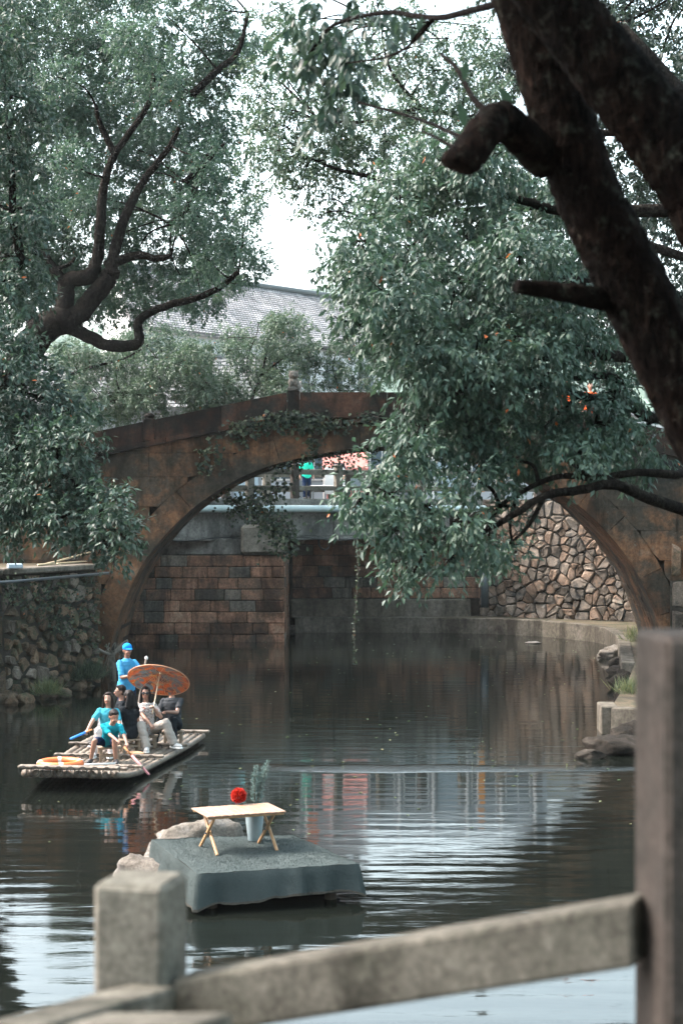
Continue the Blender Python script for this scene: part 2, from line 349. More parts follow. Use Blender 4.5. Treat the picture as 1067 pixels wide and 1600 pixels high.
hill('hills', 420, -420, 420, 112, 3, hm)

# ------------------------------------------------------------------ stone arch bridge (near face at Y = 45)
BY0, BY1, XC, ZC, S = 45.0, 49.0, (605 - CU) / 60.0, CH + (HV - 698) / 60.0, 60.0
prof = [(0, 0), (60, 4), (120, 14), (180, 29), (232, 50), (280, 79), (313, 104), (353, 145), (384, 187), (406, 231), (422, 272), (432, 310), (440, 370), (444, 440)]
prof = [(a / S, ZC - c / S) for a, c in prof]
ps = spline(prof, 5)
half_x = [p[0] for p in ps]; half_z = [p[1] for p in ps]
def intr(x):                                        # underside height of the arch at x
    d = abs(x - XC)
    return float(np.interp(d, half_x, half_z)) if d < half_x[-1] else -1.2
def ext(x, dep=0.62):                               # back of the arch ring
    d = abs(x - XC)
    xs = []; zs = []
    return float(np.interp(d, EX[0], EX[1])) if d < EX[0][-1] else -1.2
ring = []
for i in range(len(ps)):
    t = ps[min(i + 1, len(ps) - 1)] - ps[max(i - 1, 0)]; n = np.array((-t[1], t[0])); n = n / np.linalg.norm(n)
    ring.append((ps[i][0] + n[0] * 0.62 * 1.0, ps[i][1] + n[1] * 0.62))
EX = ([max(0, p[0]) for p in ring], [p[1] for p in ring])
ZT = CH + (HV - 613) / S                            # parapet top over the crown
FL = 156 / S                                        # half length of the level part
def partop(x):
    d = abs(x - XC); return ZT - max(0, d - FL) * 0.205
def corn(x): return partop(x) - 0.66
bridge = empty('stone_arch_bridge', (XC, 47.5, 0), label='old rust-brown stone arch bridge with ivy spanning the pool', cat='bridge')
OB = (XC, 47.5, 0)
XL, XR = -13.5, 15.5
def strip(xs, lo, hi, y0, y1, m):                   # prism between two height curves
    n = len(xs); vs = []
    for y in (y0, y1):
        for x in xs: vs.append((x, y, lo(x)))
        for x in xs: vs.append((x, y, hi(x)))
    fs = []
    for i in range(n - 1):
        fs.append((i, i + 1, n + i + 1, n + i)); fs.append((2 * n + i + 1, 2 * n + i, 3 * n + i, 3 * n + i + 1))
        fs.append((n + i, n + i + 1, 3 * n + i + 1, 3 * n + i)); fs.append((i + 1, i, 2 * n + i, 2 * n + i + 1))
    fs.append((0, n, 3 * n, 2 * n)); fs.append((n - 1, 3 * n - 1, 4 * n - 1, 2 * n - 1)[::1])
    m.add(vs, fs)
xs = list(np.concatenate([np.linspace(XL, XC - 7.41, 8), XC - np.array(half_x[::-1])[1:], XC + np.array(half_x)[1:-1], np.linspace(XC + 7.41, XR, 8)]))
m = MB(); strip(xs, lambda x: intr(x) + 0.07, lambda x: corn(x) - 0.02, BY0 + 0.12, BY1 - 0.05, m)
m.build('core', M['core'], bridge, origin=OB).location = (0, 0, 0)
# underside lined with long slabs
m = MB()
full = [(XC - p[0], p[1]) for p in ps[::-1]] + [(XC + p[0], p[1]) for p in ps[1:]]
for i in range(len(full) - 1):
    (x0, z0), (x1, z1) = full[i], full[i + 1]
    nn = Vector((-(z1 - z0), 0, x1 - x0)).normalized()
    if nn.z < 0: nn = -nn
    y = BY0 + 0.02
    while y < BY1 - 0.3:
        y2 = min(y + random.uniform(1.1, 1.9), BY1); o = random.uniform(0.0, 0.02); e = 0.012
        A = [Vector((x0, y + e, z0)) + nn * o, Vector((x1, y + e, z1)) + nn * o, Vector((x1, y2 - e, z1)) + nn * o, Vector((x0, y2 - e, z0)) + nn * o]
        Bk = [q + nn * 0.1 for q in A]; m.add(A + Bk, [(0, 1, 2, 3), (4, 7, 6, 5), (0, 4, 5, 1), (1, 5, 6, 2), (2, 6, 7, 3), (3, 7, 4, 0)]); y = y2
m.build('arch_underside', M['bridge'], bridge, origin=OB).location = (0, 0, 0)
# ring stones
half = []
acc = 0; start = 0
tot = [0]
for i in range(1, len(full)): tot.append(tot[-1] + math.hypot(full[i][0] - full[i - 1][0], full[i][1] - full[i - 1][1]))
rn = random.Random(5); sgo = 0.0
while sgo < tot[-1] - 0.3:
    L = rn.uniform(0.9, 1.5); s0, s1 = sgo + 0.008, min(sgo + L, tot[-1]) - 0.008; sgo += L
    A = []; Bq = []; dep = 0.62; yy = BY0 + rn.uniform(-0.012, 0.018)
    for k in range(5):
        s_ = s0 + (s1 - s0) * k / 4; x = np.interp(s_, tot, [p[0] for p in full]); z = np.interp(s_, tot, [p[1] for p in full])
        e = 0.15; xa, za = np.interp(s_ - e, tot, [p[0] for p in full]), np.interp(s_ - e, tot, [p[1] for p in full]); xb, zb = np.interp(s_ + e, tot, [p[0] for p in full]), np.interp(s_ + e, tot, [p[1] for p in full])
        n = Vector((-(zb - za), 0, xb - xa)).normalized()
        A.append((x, z)); Bq.append((x + n.x * (dep - 0.004), min(z + n.z * (dep - 0.004), corn(x) - 0.02)))
    vs = [(x, yy, z) for x, z in A] + [(x, yy, z) for x, z in Bq] + [(x, BY0 + 0.3, z) for x, z in A] + [(x, BY0 + 0.3, z) for x, z in Bq]
    fs = []
    for i in range(4): fs += [(i, i + 1, 6 + i, 5 + i), (5 + i, 6 + i, 16 + i, 15 + i), (i + 1, i, 10 + i, 11 + i)]
    fs += [(0, 5, 15, 10), (4, 14, 19, 9)]
    v = MB(); v.add(vs, fs); cx, cz = A[2]
    v.build('arch_stone', M['bridge'], bridge, origin=(cx, BY0, cz)).location -= Vector(OB)
# face blocks between ring and cornice
z = -0.4; row = 0
while z < 7.2:
    h = 0.78 if row % 2 else 0.62; x = XL + rn.uniform(0, 1.2)
    while x < XR:
        wd = rn.uniform(1.0, 2.1); x0, x1 = x + 0.006, x + wd - 0.006; x += wd
        sx = [s for s in np.linspace(x0, x1, 9)]
        lo = [max(z + 0.006, ext(s) + 0.004 if abs(s - XC) < EX[0][-1] else -1.2) for s in sx]; hi = [min(z + h - 0.006, corn(s) - 0.012) for s in sx]
        keep = [i for i in range(9) if hi[i] - lo[i] > 0.03]
        if len(keep) < 2: continue
        k0, k1 = keep[0], keep[-1]; sx = sx[k0:k1 + 1]; lo = lo[k0:k1 + 1]; hi = hi[k0:k1 + 1]
        hi = [max(a, b_ + 0.005) for a, b_ in zip(hi, lo)]
        D = dict(zip([round(q, 5) for q in sx], zip(lo, hi))); v = MB()
        strip(sx, lambda q: D[round(q, 5)][0], lambda q: D[round(q, 5)][1], BY0 + 0.008 + rn.uniform(-0.014, 0.02), BY0 + 0.3, v)
        c = (sx[len(sx) // 2], BY0, (lo[0] + hi[0]) / 2); v.build('stone_block', M['bridge'], bridge, origin=c).location -= Vector(OB)
    z += h; row += 1
# cornice, parapet slabs, parapet posts
for side in (0, 1):
    yb = BY0 if side == 0 else BY1
    sgn = -1 if side == 0 else 1
    x = XL
    while x < XR:
        wd = rn.uniform(1.5, 2.2); xx = np.linspace(x + 0.006, x + wd - 0.006, 6); x += wd; v = MB()
        o = rn.uniform(-0.01, 0.01); ya, yc = yb + sgn * (0.10 + o), yb - sgn * 0.32
        strip(list(xx), lambda q: corn(q), lambda q: corn(q) + 0.135, min(ya, yc), max(ya, yc), v); v.build('cornice_slab', M['parapet'], bridge, origin=(xx[2], yb, corn(xx[2]))).location -= Vector(OB)
    posts = [XC - FL - 3.6, XC - FL + 0.16, XC + FL - 0.16, XC + FL + 3.6, XC - FL - 7.2, XC + FL + 7.2]
    cuts = sorted(posts); edges = [XL] + cuts + [XR]
    for a, c in zip(edges[:-1], edges[1:]):
        a2, c2 = a + 0.17, c - 0.17; n = max(1, round((c2 - a2) / 1.85)); st = (c2 - a2) / n
        for k in range(n):
            xx = np.linspace(a2 + st * k + 0.005, a2 + st * (k + 1) - 0.005, 5); v = MB(); o = rn.uniform(-0.012, 0.012)
            ya, yc = yb + sgn * (0.02 + o), yb - sgn * 0.22
            strip(list(xx), lambda q: corn(q) + 0.138, lambda q: partop(q), min(ya, yc), max(ya, yc), v); v.build('parapet_slab', M['parapet'], bridge, origin=(xx[2], yb, corn(xx[2]))).location -= Vector(OB)
    for px in posts:
        zt = partop(px) + 0.05; zb_ = corn(px) + 0.138; yq = yb - sgn * 0.10
        pm = MB(); pm.cham((px, yq, (zb_ + zt) / 2), (0.31, 0.31, zt - zb_), 0.02)
        po = pm.build('parapet_post', M['parapet'], bridge, origin=(px, yq, zb_)); po.location -= Vector(OB)
        if abs(abs(px - XC) - FL) < 0.3:            # carved finial: a small seated lion worn round
            fm = MB(); fm.cham((0, 0, 0.06), (0.30, 0.30, 0.10), 0.03); fm.ell((0, 0.01, 0.22), (0.15, 0.16, 0.13)); fm.ell((0, -0.03, 0.40), (0.135, 0.14, 0.12)); fm.ell((-0.07, -0.11, 0.17), (0.05, 0.06, 0.09)); fm.ell((0.07, -0.11, 0.17), (0.05, 0.06, 0.09)); fm.ell((0, -0.15, 0.38), (0.06, 0.06, 0.05)); fm.ell((-0.09, 0.02, 0.49), (0.04, 0.04, 0.04)); fm.ell((0.09, 0.02, 0.49), (0.04, 0.04, 0.04))
            fo = fm.build('finial', M['boulder'], po, smooth=True); fo.location = (0, 0, zt - zb_)
        else:
            fm = MB(); fm.lathe([(0.0, 0.16), (0.08, 0.15), (0.13, 0.10), (0.14, 0.05), (0.10, 0.0), (0, 0)], 12); fo = fm.build('finial', M['parapet'], po, smooth=True); fo.location = (0, 0, zt - zb_)
m = MB(); strip(xs, lambda x: corn(x) - 0.02, lambda x: corn(x) + 0.05, BY0 + 0.33, BY1 - 0.33, m); m.build('walkway', M['paving'], bridge, origin=OB).location = (0, 0, 0)

# ------------------------------------------------------------------ rubble walls: every stone its own piece
def voronoi(w_, h_, n, seed, relax=1):
    rn = random.Random(seed); pts = []
    k = 0
    while len(pts) < n and k < n * 60:
        k += 1; p = (rn.uniform(0, w_), rn.uniform(0, h_))
        md = 0.50 * math.sqrt(w_ * h_ / n)
        if all((p[0] - q[0]) ** 2 + ((p[1] - q[1]) * 1.15) ** 2 > md * md for q in pts): pts.append(p)
    for it in range(relax):
        cells = []
        for i, p in enumerate(pts):
            poly = [(0, 0), (w_, 0), (w_, h_), (0, h_)]
            for j, q in enumerate(pts):
                if i == j or (p[0] - q[0]) ** 2 + (p[1] - q[1]) ** 2 > 9 * w_ * h_ / n: continue
                mx, my, dx, dy = (p[0] + q[0]) / 2, (p[1] + q[1]) / 2, q[0] - p[0], q[1] - p[1]; out = []
                for a, c in zip(poly, poly[1:] + poly[:1]):
                    da = (a[0] - mx) * dx + (a[1] - my) * dy; dc = (c[0] - mx) * dx + (c[1] - my) * dy
                    if da <= 0: out.append(a)
                    if da * dc < 0: t = da / (da - dc); out.append((a[0] + (c[0] - a[0]) * t, a[1] + (c[1] - a[1]) * t))
                poly = out
                if len(poly) < 3: break
            cells.append(poly)
        if it < relax - 1: pts = [(sum(a[0] for a in c) / len(c), sum(a[1] for a in c) / len(c)) if len(c) > 2 else p for c, p in zip(cells, pts)]
    return [c for c in cells if len(c) > 2]
def rubble_wall(name, A, B, z0, z1, n, seed, mats, joint, label, batter=0.06, gap=0.03, prot=0.10, parent=None, depth=0.6):
    A = Vector((A[0], A[1], 0)); B = Vector((B[0], B[1], 0)); d = (B - A); L = d.length; d.normalize(); nr = Vector((d.y, -d.x, 0)); up = (Vector((0, 0, 1)) - nr * batter)
    root = parent or empty(name, A + Vector((0, 0, z0)), label=label, cat='stone wall'); H = z1 - z0; rn = random.Random(seed)
    base = A + Vector((0, 0, z0))
    q = [base, base + d * L, base + d * L + up * H, base + up * H]; m = MB(); m.add(q + [p - nr * depth for p in q], [(0, 1, 2, 3), (7, 6, 5, 4), (0, 4, 5, 1), (3, 2, 6, 7), (0, 3, 7, 4), (1, 5, 6, 2)])
    o0 = root.matrix_basis.translation.copy()
    bk = m.build('wall_backing', joint, root, origin=base); bk.location = base - o0
    for poly in voronoi(L, H, n, seed):
        cx = sum(p[0] for p in poly) / len(poly); cy_ = sum(p[1] for p in poly) / len(poly); rr = []
        ring = []
        for a, c in zip(poly, poly[1:] + poly[:1]):
            ring.append(a); ring.append(((a[0] + c[0]) / 2, (a[1] + c[1]) / 2))
        size = min(math.hypot(p[0] - cx, p[1] - cy_) for p in ring)
        if size < 0.05: continue
        pr = prot * rn.uniform(0.5, 1.2); tx, tz = rn.uniform(-0.13, 0.13), rn.uniform(-0.13, 0.13); k = max(0.5, 1 - gap / size); vs = []; nn = len(ring)
        for s_, dep in ((k, -0.06), (k * 0.99, pr * 0.5), (k * 0.92, pr * 0.85), (k * 0.72, pr)):
            for i, p in enumerate(ring):
                f = s_ * (0.95 if i % 2 == 0 and dep > -0.05 else 1.0) * rn.uniform(0.91, 1.05)
                vs.append(base + d * (cx + (p[0] - cx) * f) + up * (cy_ + (p[1] - cy_) * f) + nr * (dep * rn.uniform(0.75, 1.2) + tx * (p[0] - cx) + tz * (p[1] - cy_)))
        fs = []
        for r_ in range(3):
            for i in range(nn): fs.append((r_ * nn + i, r_ * nn + (i + 1) % nn, (r_ + 1) * nn + (i + 1) % nn, (r_ + 1) * nn + i))
        fs.append(tuple(3 * nn + i for i in range(nn)))
        c = base + d * cx + up * cy_; mm = MB(); mm.add(vs, fs); o = mm.build('stone', rn.choice(mats), root, smooth=False, origin=c); o.location = c - o0
    return root
rubble_wall('rubble_wall', (4.95, 61.9), (10.5, 58.3), 0.5, 4.68, 270, 11, [M['rubble_warm']] * 1 + [M['rubble_cool']] * 1, M['joint'], 'sunlit retaining wall of reddish rubble stones seen through the arch on the right', prot=0.12, gap=0.010)
wl = rubble_wall('rubble_wall', (-9.6, 36.4), (-7.62, 39.35), -0.5, 2.85, 60, 12, [M['rubble_dark']], M['joint'], 'mossy dark rubble stone bank wall at the left edge beside the raft', prot=0.13, gap=0.04)
wl2 = rubble_wall('stone', (-7.62, 39.35), (-5.95, 42.98), -0.5, 2.85, 110, 13, [M['rubble_dark']] * 3 + [M['rubble_cool']], M['joint'], None, prot=0.13, gap=0.04, parent=wl)
rubble_wall('rubble_wall', (8.55, 44.88), (13.5, 44.88), 0.3, 4.3, 70, 14, [M['rubble_dark'], M['rubble_cool']], M['joint'], 'dark rubble stone panel right of the arch foot behind the tall post', prot=0.1, gap=0.03, depth=0.1)

# ------------------------------------------------------------------ concrete road bridge behind
AX = Vector((10, 6, 0)).normalized(); NR = Vector((AX.y, -AX.x, 0)); E0 = Vector((-4, 57.0, 0)); ang = math.atan2(AX.y, AX.x)
road = empty('road_bridge', (1.0, 60.0, 0), label='grey concrete road bridge on masonry walls behind the stone arch', cat='bridge')
RO = Vector((1.0, 60.0, 0))
def rb(name, s0, s1, out, dep, z0, z1, mat, parent=road, bev=0.02):
    """box along the road bridge: from s0 to s1 along its edge, front face 'out' metres before the edge line, 'dep' deep"""
    c = E0 + AX * (s0 + s1) / 2 + NR * (out - dep / 2); v = MB(); v.cham((0, 0, 0), (s1 - s0, dep, z1 - z0), bev, ang)
    o = v.build(name, mat, parent); o.location = Vector((c.x, c.y, (z0 + z1) / 2)) - RO; return o
rb('deck', -8, 18, 0.15, 5.6, 4.42, 4.70, M['concrete'])
for k in range(4): rb('girder', -8, 18, -0.12 - k * 1.4, 0.5, 3.42, 4.41, M['concrete'])
rb('girder_flange', -8, 18, 0.02, 0.7, 3.30, 3.42, M['concrete'])
for k in range(13): rb('girder_rib', -7.6 + k * 2.0, -7.5 + k * 2.0, -0.06, 0.06, 3.45, 4.40, M['concrete'])
pipe_m = plain('painted_pipe', (0.34, 0.42, 0.42), 0.35, 0.15, 3, 0.0)
v = MB(); v.tube([E0 + AX * s - NR * (-0.34) + Vector((0, 0, 4.36)) for s in np.linspace(-7.5, 17.5, 12)], 0.12, 12); v.build('service_pipe', pipe_m, road, True, origin=RO).location = (0, 0, 0)
dm = plain('black_cable', (0.012, 0.013, 0.013), 0.5, 0.1)
v = MB(); v.tube([E0 + AX * s + NR * (0.30) + Vector((0, 0, 3.42 - 0.10 * math.sin(s * 1.1) ** 2 - 0.002 * s * s)) for s in np.linspace(-6, 15, 60)], 0.022, 6); v.build('cable', dm, road, True, origin=RO).location = (0, 0, 0)
cc = P(507, 846, 59.3)
v = MB(); 
for q in range(4): v.tube([cc + Vector((math.cos(a) * (0.18 + q * 0.012), q * 0.03, math.sin(a) * (0.26 + 0.012 * q))) for a in np.linspace(0, 6.28, 26)], 0.016, 6)
v.build('cable_coil', dm, road, True, origin=RO).location = (0, 0, 0)
for row_y, row in ((-0.05, 0), (-5.2, 1)):
    for k in range(15):
        s = -7.4 + k * 1.72; rb('railing_post', s - 0.13, s + 0.13, row_y, 0.24, 4.70, 5.88, M['rail'] if k % 3 else M['rail_pink'], bev=0.03)
        if k < 14:
            for z0, z1 in ((5.52, 5.70), (4.98, 5.14)): rb('railing_bar', s + 0.135, s + 1.585, row_y - 0.06, 0.12, z0, z1, M['rail'], bev=0.015)
capm = M['concrete']
def pc(name, x0, x1, y0, y1, z0, z1, mat, bev=0.03, parent=road):
    v = MB(); v.cham((0, 0, 0), (x1 - x0, y1 - y0, z1 - z0), bev); o = v.build(name, mat, parent); o.location = Vector(((x0 + x1) / 2, (y0 + y1) / 2, (z0 + z1) / 2)) - RO; return o
pc('pier_cap', -3.28, -1.83, 56.4, 62, 2.86, 3.84, M['rail_light'], 0.1); pc('bearing_beam', -9.0, -3.29, 56.9, 62, 2.84, 3.38, M['concrete'])
def masonry(x0, x1, y, z0, course, nrow, seed, host, wmin=0.5, wmax=1.0, normal='y', y1=None):
    rn = random.Random(seed)
    o0 = RO + host.location
    for r_ in range(nrow):
        a = x0 if normal == 'y' else y
        end = x1 if normal == 'y' else y1
        first = True
        while a < end - 0.08:
            wd = rn.uniform(wmin, wmax) * (0.5 if first and r_ % 2 else 1.0); first = False
            e = min(a + wd, end)
            if end - e < 0.25: e = end
            out = rn.uniform(0.02, 0.055); h = course - 0.014; v = MB()
            if normal == 'y':
                v.cham((0, 0, 0), (e - a - 0.014, 0.22, h), 0.025, jit=0.008); c = Vector(((a + e) / 2, y - out + 0.11, z0 + course * (r_ + 0.5)))
            else:
                v.cham((0, 0, 0), (0.22, e - a - 0.014, h), 0.025, jit=0.008); c = Vector((x0 + out - 0.11, (a + e) / 2, z0 + course * (r_ + 0.5)))
            o = v.build('brick', M['brick_grey'] if rn.random() < 0.25 else M['brick'], host); o.location = c - o0; a = e
pier = pc('pier_wall', -9.6, -1.90, 56.65, 65.6, -1.4, 2.84, M['mortar'])
masonry(-9.6, -1.86, 56.65, -0.13, 0.37, 8, 21, pier); masonry(-1.90, None, 56.75, -0.13, 0.37, 8, 22, pier, normal='x', y1=61.5)
ab = pc('abutment_wall', -1.85, 4.95, 61.85, 62.7, 0.2, 4.40, M['mortar'])
masonry(-1.75, 4.95, 61.85, 1.15, 0.385, 6, 23, ab, 0.45, 0.95)
pc('plinth', -1.8, 4.6, 61.5, 61.84, 0.45, 1.14, M['quay'], 0.04)
v = MB(); v.tube([P(757, 885, 61.2), P(757, 949, 61.2)], 0.14, 10); v.build('drain_pipe', plain('dark_pipe', (0.03, 0.045, 0.05), 0.5), road, True, origin=RO).location = (0, 0, 0)
# ------------------------------------------------------------------ trees
rng = np.random.default_rng(12)
def unit(a): return a / np.maximum(np.linalg.norm(a, axis=-1, keepdims=True), 1e-9)
def leaf_mesh(name, base, ldir, up, length, width, tint, mat):
    n = len(base); ldir = unit(ldir); wdir = unit(np.cross(ldir, up)); nrm = unit(np.cross(wdir, ldir)); L = length[:, None]; W = width[:, None]
    mid = base + ldir * L * 0.5 - nrm * W * 0.16; tip = base + ldir * L - nrm * L * 0.10
    lf = base + ldir * L * 0.45 + wdir * W * 0.5 + nrm * W * 0.10; rt = base + ldir * L * 0.45 - wdir * W * 0.5 + nrm * W * 0.10
    V = np.stack([base, rt, mid, lf, tip], 1).reshape(-1, 3).astype(np.float32)
    T = np.array([[0, 1, 2], [0, 2, 3], [2, 1, 4], [2, 4, 3]]); Fc = (T[None] + (np.arange(n) * 5)[:, None, None]).reshape(-1, 3).astype(np.int32)
    me = bpy.data.meshes.new(name); me.vertices.add(len(V)); me.vertices.foreach_set('co', V.ravel())
    me.loops.add(Fc.size); me.loops.foreach_set('vertex_index', Fc.ravel()); me.polygons.add(len(Fc)); me.polygons.foreach_set('loop_start', np.arange(0, Fc.size, 3, dtype=np.int32))
    me.update(calc_edges=True); at = me.attributes.new('tint', 'FLOAT', 'POINT'); at.data.foreach_set('value', np.repeat(tint, 5).astype(np.float32))
    me.materials.append(mat); return me
def foliage(clumps, leaf, dens, droop=0.45, spray=0.30, per=14, shell=0.55):
    """clumps: (centre, radius xyz). Leafy shoots spread through each clump, thicker near its outside. Returns leaf arrays and shoot starts per clump."""
    B = []; D = []; U = []; Ln = []; T = []; shoots = []
    for c, r in clumps:
        c = np.array(c); r = np.array(r); ns = max(6, int(dens * (r[0] * r[1] * r[2]) ** (2 / 3)))
        d = unit(rng.normal(size=(ns, 3))); lump = 0.78 + 0.34 * np.sin(d[:, 0] * 5 + c[0] * 3) * np.sin(d[:, 2] * 6 + c[2] * 2) + rng.uniform(-0.12, 0.16, ns)
        rad = (shell + (1 - shell) * rng.random(ns) ** 0.6) * lump; p = c + d * r * rad[:, None]; shoots.append(p[:40])
        ax = unit(d * 0.8 + rng.normal(size=(ns, 3)) * 0.5 + np.array([0, 0, -droop])); ct = rng.random(ns)
        k = rng.integers(int(per * 0.6), int(per * 1.4), ns); idx = np.repeat(np.arange(ns), k); n = len(idx); s = spray * (0.6 + 0.8 * rng.random(ns))
        t = rng.random(n); side = unit(rng.normal(size=(n, 3))); ld = ax[idx] * 0.55 + side * 0.85 + np.array([0, 0, -droop * 0.9])
        B.append(p[idx] + ax[idx] * (t * s[idx])[:, None] + side * 0.02); D.append(ld); U.append(np.array([0, 0, 1.0]) + rng.normal(size=(n, 3)) * 0.45 + ax[idx] * 0.3)
        Ln.append(leaf * (0.5 + 0.85 * rng.random(n))); T.append(np.clip(0.26 * rng.random() + 0.30 * ct[idx] + 0.44 * rng.random(n), 0, 1)); T[-1][rng.random(n) < 0.0010] = 1.0
    B, D, U, Ln, T = map(np.concatenate, (B, D, U, Ln, T)); return B, D, U, Ln, Ln * rng.uniform(0.36, 0.52, len(Ln)), T, shoots
def limb_tube(m, pts, r0, r1, n=9, seed=1, noise=0.07, wb=0.05):
    sp = spline([tuple(p) for p in pts], 5 if n < 30 else 16); k = len(sp); rn = random.Random(seed)
    if n >= 30: wb = 0
    wob = [Vector(p) + Vector((rn.uniform(-1, 1), rn.uniform(-1, 1), rn.uniform(-1, 1))) * (r0 + r1) * wb for p in sp]
    m.tube(wob, [r0 + (r1 - r0) * (i / (k - 1)) ** 0.85 for i in range(k)], n, noise, seed=seed); return wob
def tree(name, label, trunk, limbs, clumps, leaf, dens, mat, group=None, barkm='bark', droop=0.45, spray=0.30, per=14, twigs=7, origin=None, connect=True, maxd=9.0, tr=0.02):
    """trunk: (points, r0, r1); limbs: list of the same; clumps: (centre, radii)"""
    o0 = Vector(origin if origin is not None else trunk[0][0]); root = empty(name, o0, label=label, cat='tree', group=group)
    m = MB(); nodes = limb_tube(m, *trunk, n=14, seed=3); m.build('trunk', M[barkm], root, True, origin=o0).location = (0, 0, 0)
    m = MB(); 
    for i, l in enumerate(limbs): nodes += limb_tube(m, *l, n=9, seed=i + 4)
    B, D, U, Ln, W, T, shoots = foliage(clumps, leaf, dens, droop, spray, per)
    rn = random.Random(len(clumps))
    for (c, r), sh in zip(clumps, shoots):
        c = Vector(c)
        if connect and nodes:
            a = min(nodes, key=lambda q: (q - c).length)
            if (a - c).length < maxd:
                mid = a.lerp(c, 0.5) + Vector((rn.uniform(-1, 1), rn.uniform(-1, 1), rn.uniform(-0.2, 1))) * (a - c).length * 0.12
                limb_tube(m, [a, mid, c], tr * 1.6, tr * 0.7, 5, rn.randint(0, 99), 0)
        for p in sh[:twigs]:
            p = Vector(p); mid = c.lerp(p, 0.5) + Vector((rn.uniform(-1, 1), rn.uniform(-1, 1), rn.uniform(-1, 1))) * (p - c).length * 0.15
            m.tube([c, mid, p], [tr * 0.6, tr * 0.42, tr * 0.2], 4, cap=False)
    if m.v: tag(m.build('branches', M[barkm], root, True, origin=o0), kind='stuff').location = (0, 0, 0)
    print('LEAVES', name, len(B))
    me = leaf_mesh('crown', B - np.array(o0), D, U, Ln, W, T, M[mat]); o = bpy.data.objects.new('crown', me); link(o, root)
    tag(o, kind='stuff')
    return root
def px(lst, jy=0.0, k=1.0, seed=1, dz=1.0):
    """clump list from (u, v, radius px, distance)"""
    rn = random.Random(seed); out = []
    for u, v, r, Y in lst:
        y = Y + rn.uniform(-jy, jy); c = P(u, v, y); rr = r * y / F * k; out.append((tuple(c), (rr, rr * dz, rr * 0.82)))
    return out
def lp(pts, Y):                                     # limb points, distance constant or per point
    return [P(p[0], p[1], p[2] if len(p) > 2 else Y) for p in pts]

# big tree on the left bank, its dark limbs in front of its crown
YL = 38.5
Lc = []
rn = random.Random(31)
for v in range(-70, 500, 52):
    for u in range(-70, 440, 56):
        uu, vv = u + rn.uniform(-22, 22), v + rn.uniform(-22, 22)
        right = np.interp(vv, [-70, 60, 130, 200, 280, 340, 400, 440, 500], [345, 410, 385, 400, 392, 412, 418, 380, 310])
        if uu > right - 22: continue
        if 230 < uu < 300 and vv < 0 or (rn.random() < 0.06): continue
        Lc.append((uu, vv, rn.uniform(38, 56), 41.0 + rn.uniform(-0.6, 3.2)))
Lb = []
for v in range(-60, 440, 70):
    for u in range(-60, 420, 74):
        uu, vv = u + rn.uniform(-25, 25), v + rn.uniform(-25, 25)
        if uu > np.interp(vv, [-70, 60, 130, 200, 280, 340, 400, 440, 500], [345, 410, 385, 400, 392, 405, 410, 370, 300]) - 30: continue
        Lb.append((uu, vv, rn.uniform(48, 62), 46.0 + rn.uniform(-0.5, 1.5)))
Lc += [(60, 330, 40, 37.5), (250, 120, 42, 37.6), (330, 250, 40, 37.4), (300, 330, 45, 37.5), (370, 380, 36, 37.6), (110, 250, 40, 37.2), (330, 410, 34, 38.2), (90, 120, 40, 37.6), (385, 330, 30, 38.0), (200, 60, 42, 37.3), (355, 440, 24, 38.6)]
trunkL = ([P(-30, 760, YL), P(5, 650, YL), P(32, 566, YL), P(64, 520, YL), P(98, 500, YL), P(118, 498, YL)], 0.42, 0.30)
limbsL = [(lp([(100, 505), (102, 470), (104, 448), (112, 436), (140, 432), (150, 415)], YL), 0.221, 0.156), (lp([(110, 505), (140, 472), (165, 440), (176, 422)], YL), 0.246, 0.189),
    (lp([(140, 434), (152, 405), (158, 345), (161, 300), (178, 245), (218, 187), (236, 150), (242, 110)], YL), 0.156, 0.041), (lp([(180, 240), (158, 196), (150, 165)], YL), 0.090, 0.041),
    (lp([(172, 430), (184, 375), (205, 318), (228, 278), (262, 234), (280, 200)], YL), 0.148, 0.049), (lp([(165, 416), (212, 399), (245, 404), (268, 400)], YL), 0.123, 0.057),
    (lp([(112, 512), (135, 524), (168, 539), (205, 540), (218, 530), (216, 505), (235, 488), (272, 474), (308, 466), (348, 446), (372, 425)], YL), 0.164, 0.057),
    (lp([(104, 446), (84, 420), (70, 400), (50, 392)], YL), 0.139, 0.066), (lp([(92, 420), (110, 412), (118, 402)], YL), 0.057, 0.025), (lp([(268, 350), (292, 326), (320, 260), (350, 225)], 40.5), 0.090, 0.033),
    (lp([(300, 148), (340, 110), (372, 80), (388, 20)], 40.5), 0.107, 0.041), (lp([(70, 520), (20, 460), (8, 400), (-10, 330)], 39.5), 0.180, 0.082), (lp([(290, 285), (310, 262), (335, 228)], 40.4), 0.082, 0.041)]
tl = tree('camphor_tree', 'large camphor tree with thick bare dark limbs leaning over the left bank', trunkL, limbsL, px(Lc, 0.3, 1.0), 0.086, 380, 'leaf_l', twigs=2, per=15, tr=0.018, maxd=2.6)
q_ = foliage(px(Lb, 0.3), 0.14, 95, per=14); tag(link(bpy.data.objects.new('crown', leaf_mesh('crown', q_[0] - np.array(P(-30, 760, YL)), *q_[1:6], M['leaf_l'])), tl), kind='stuff')

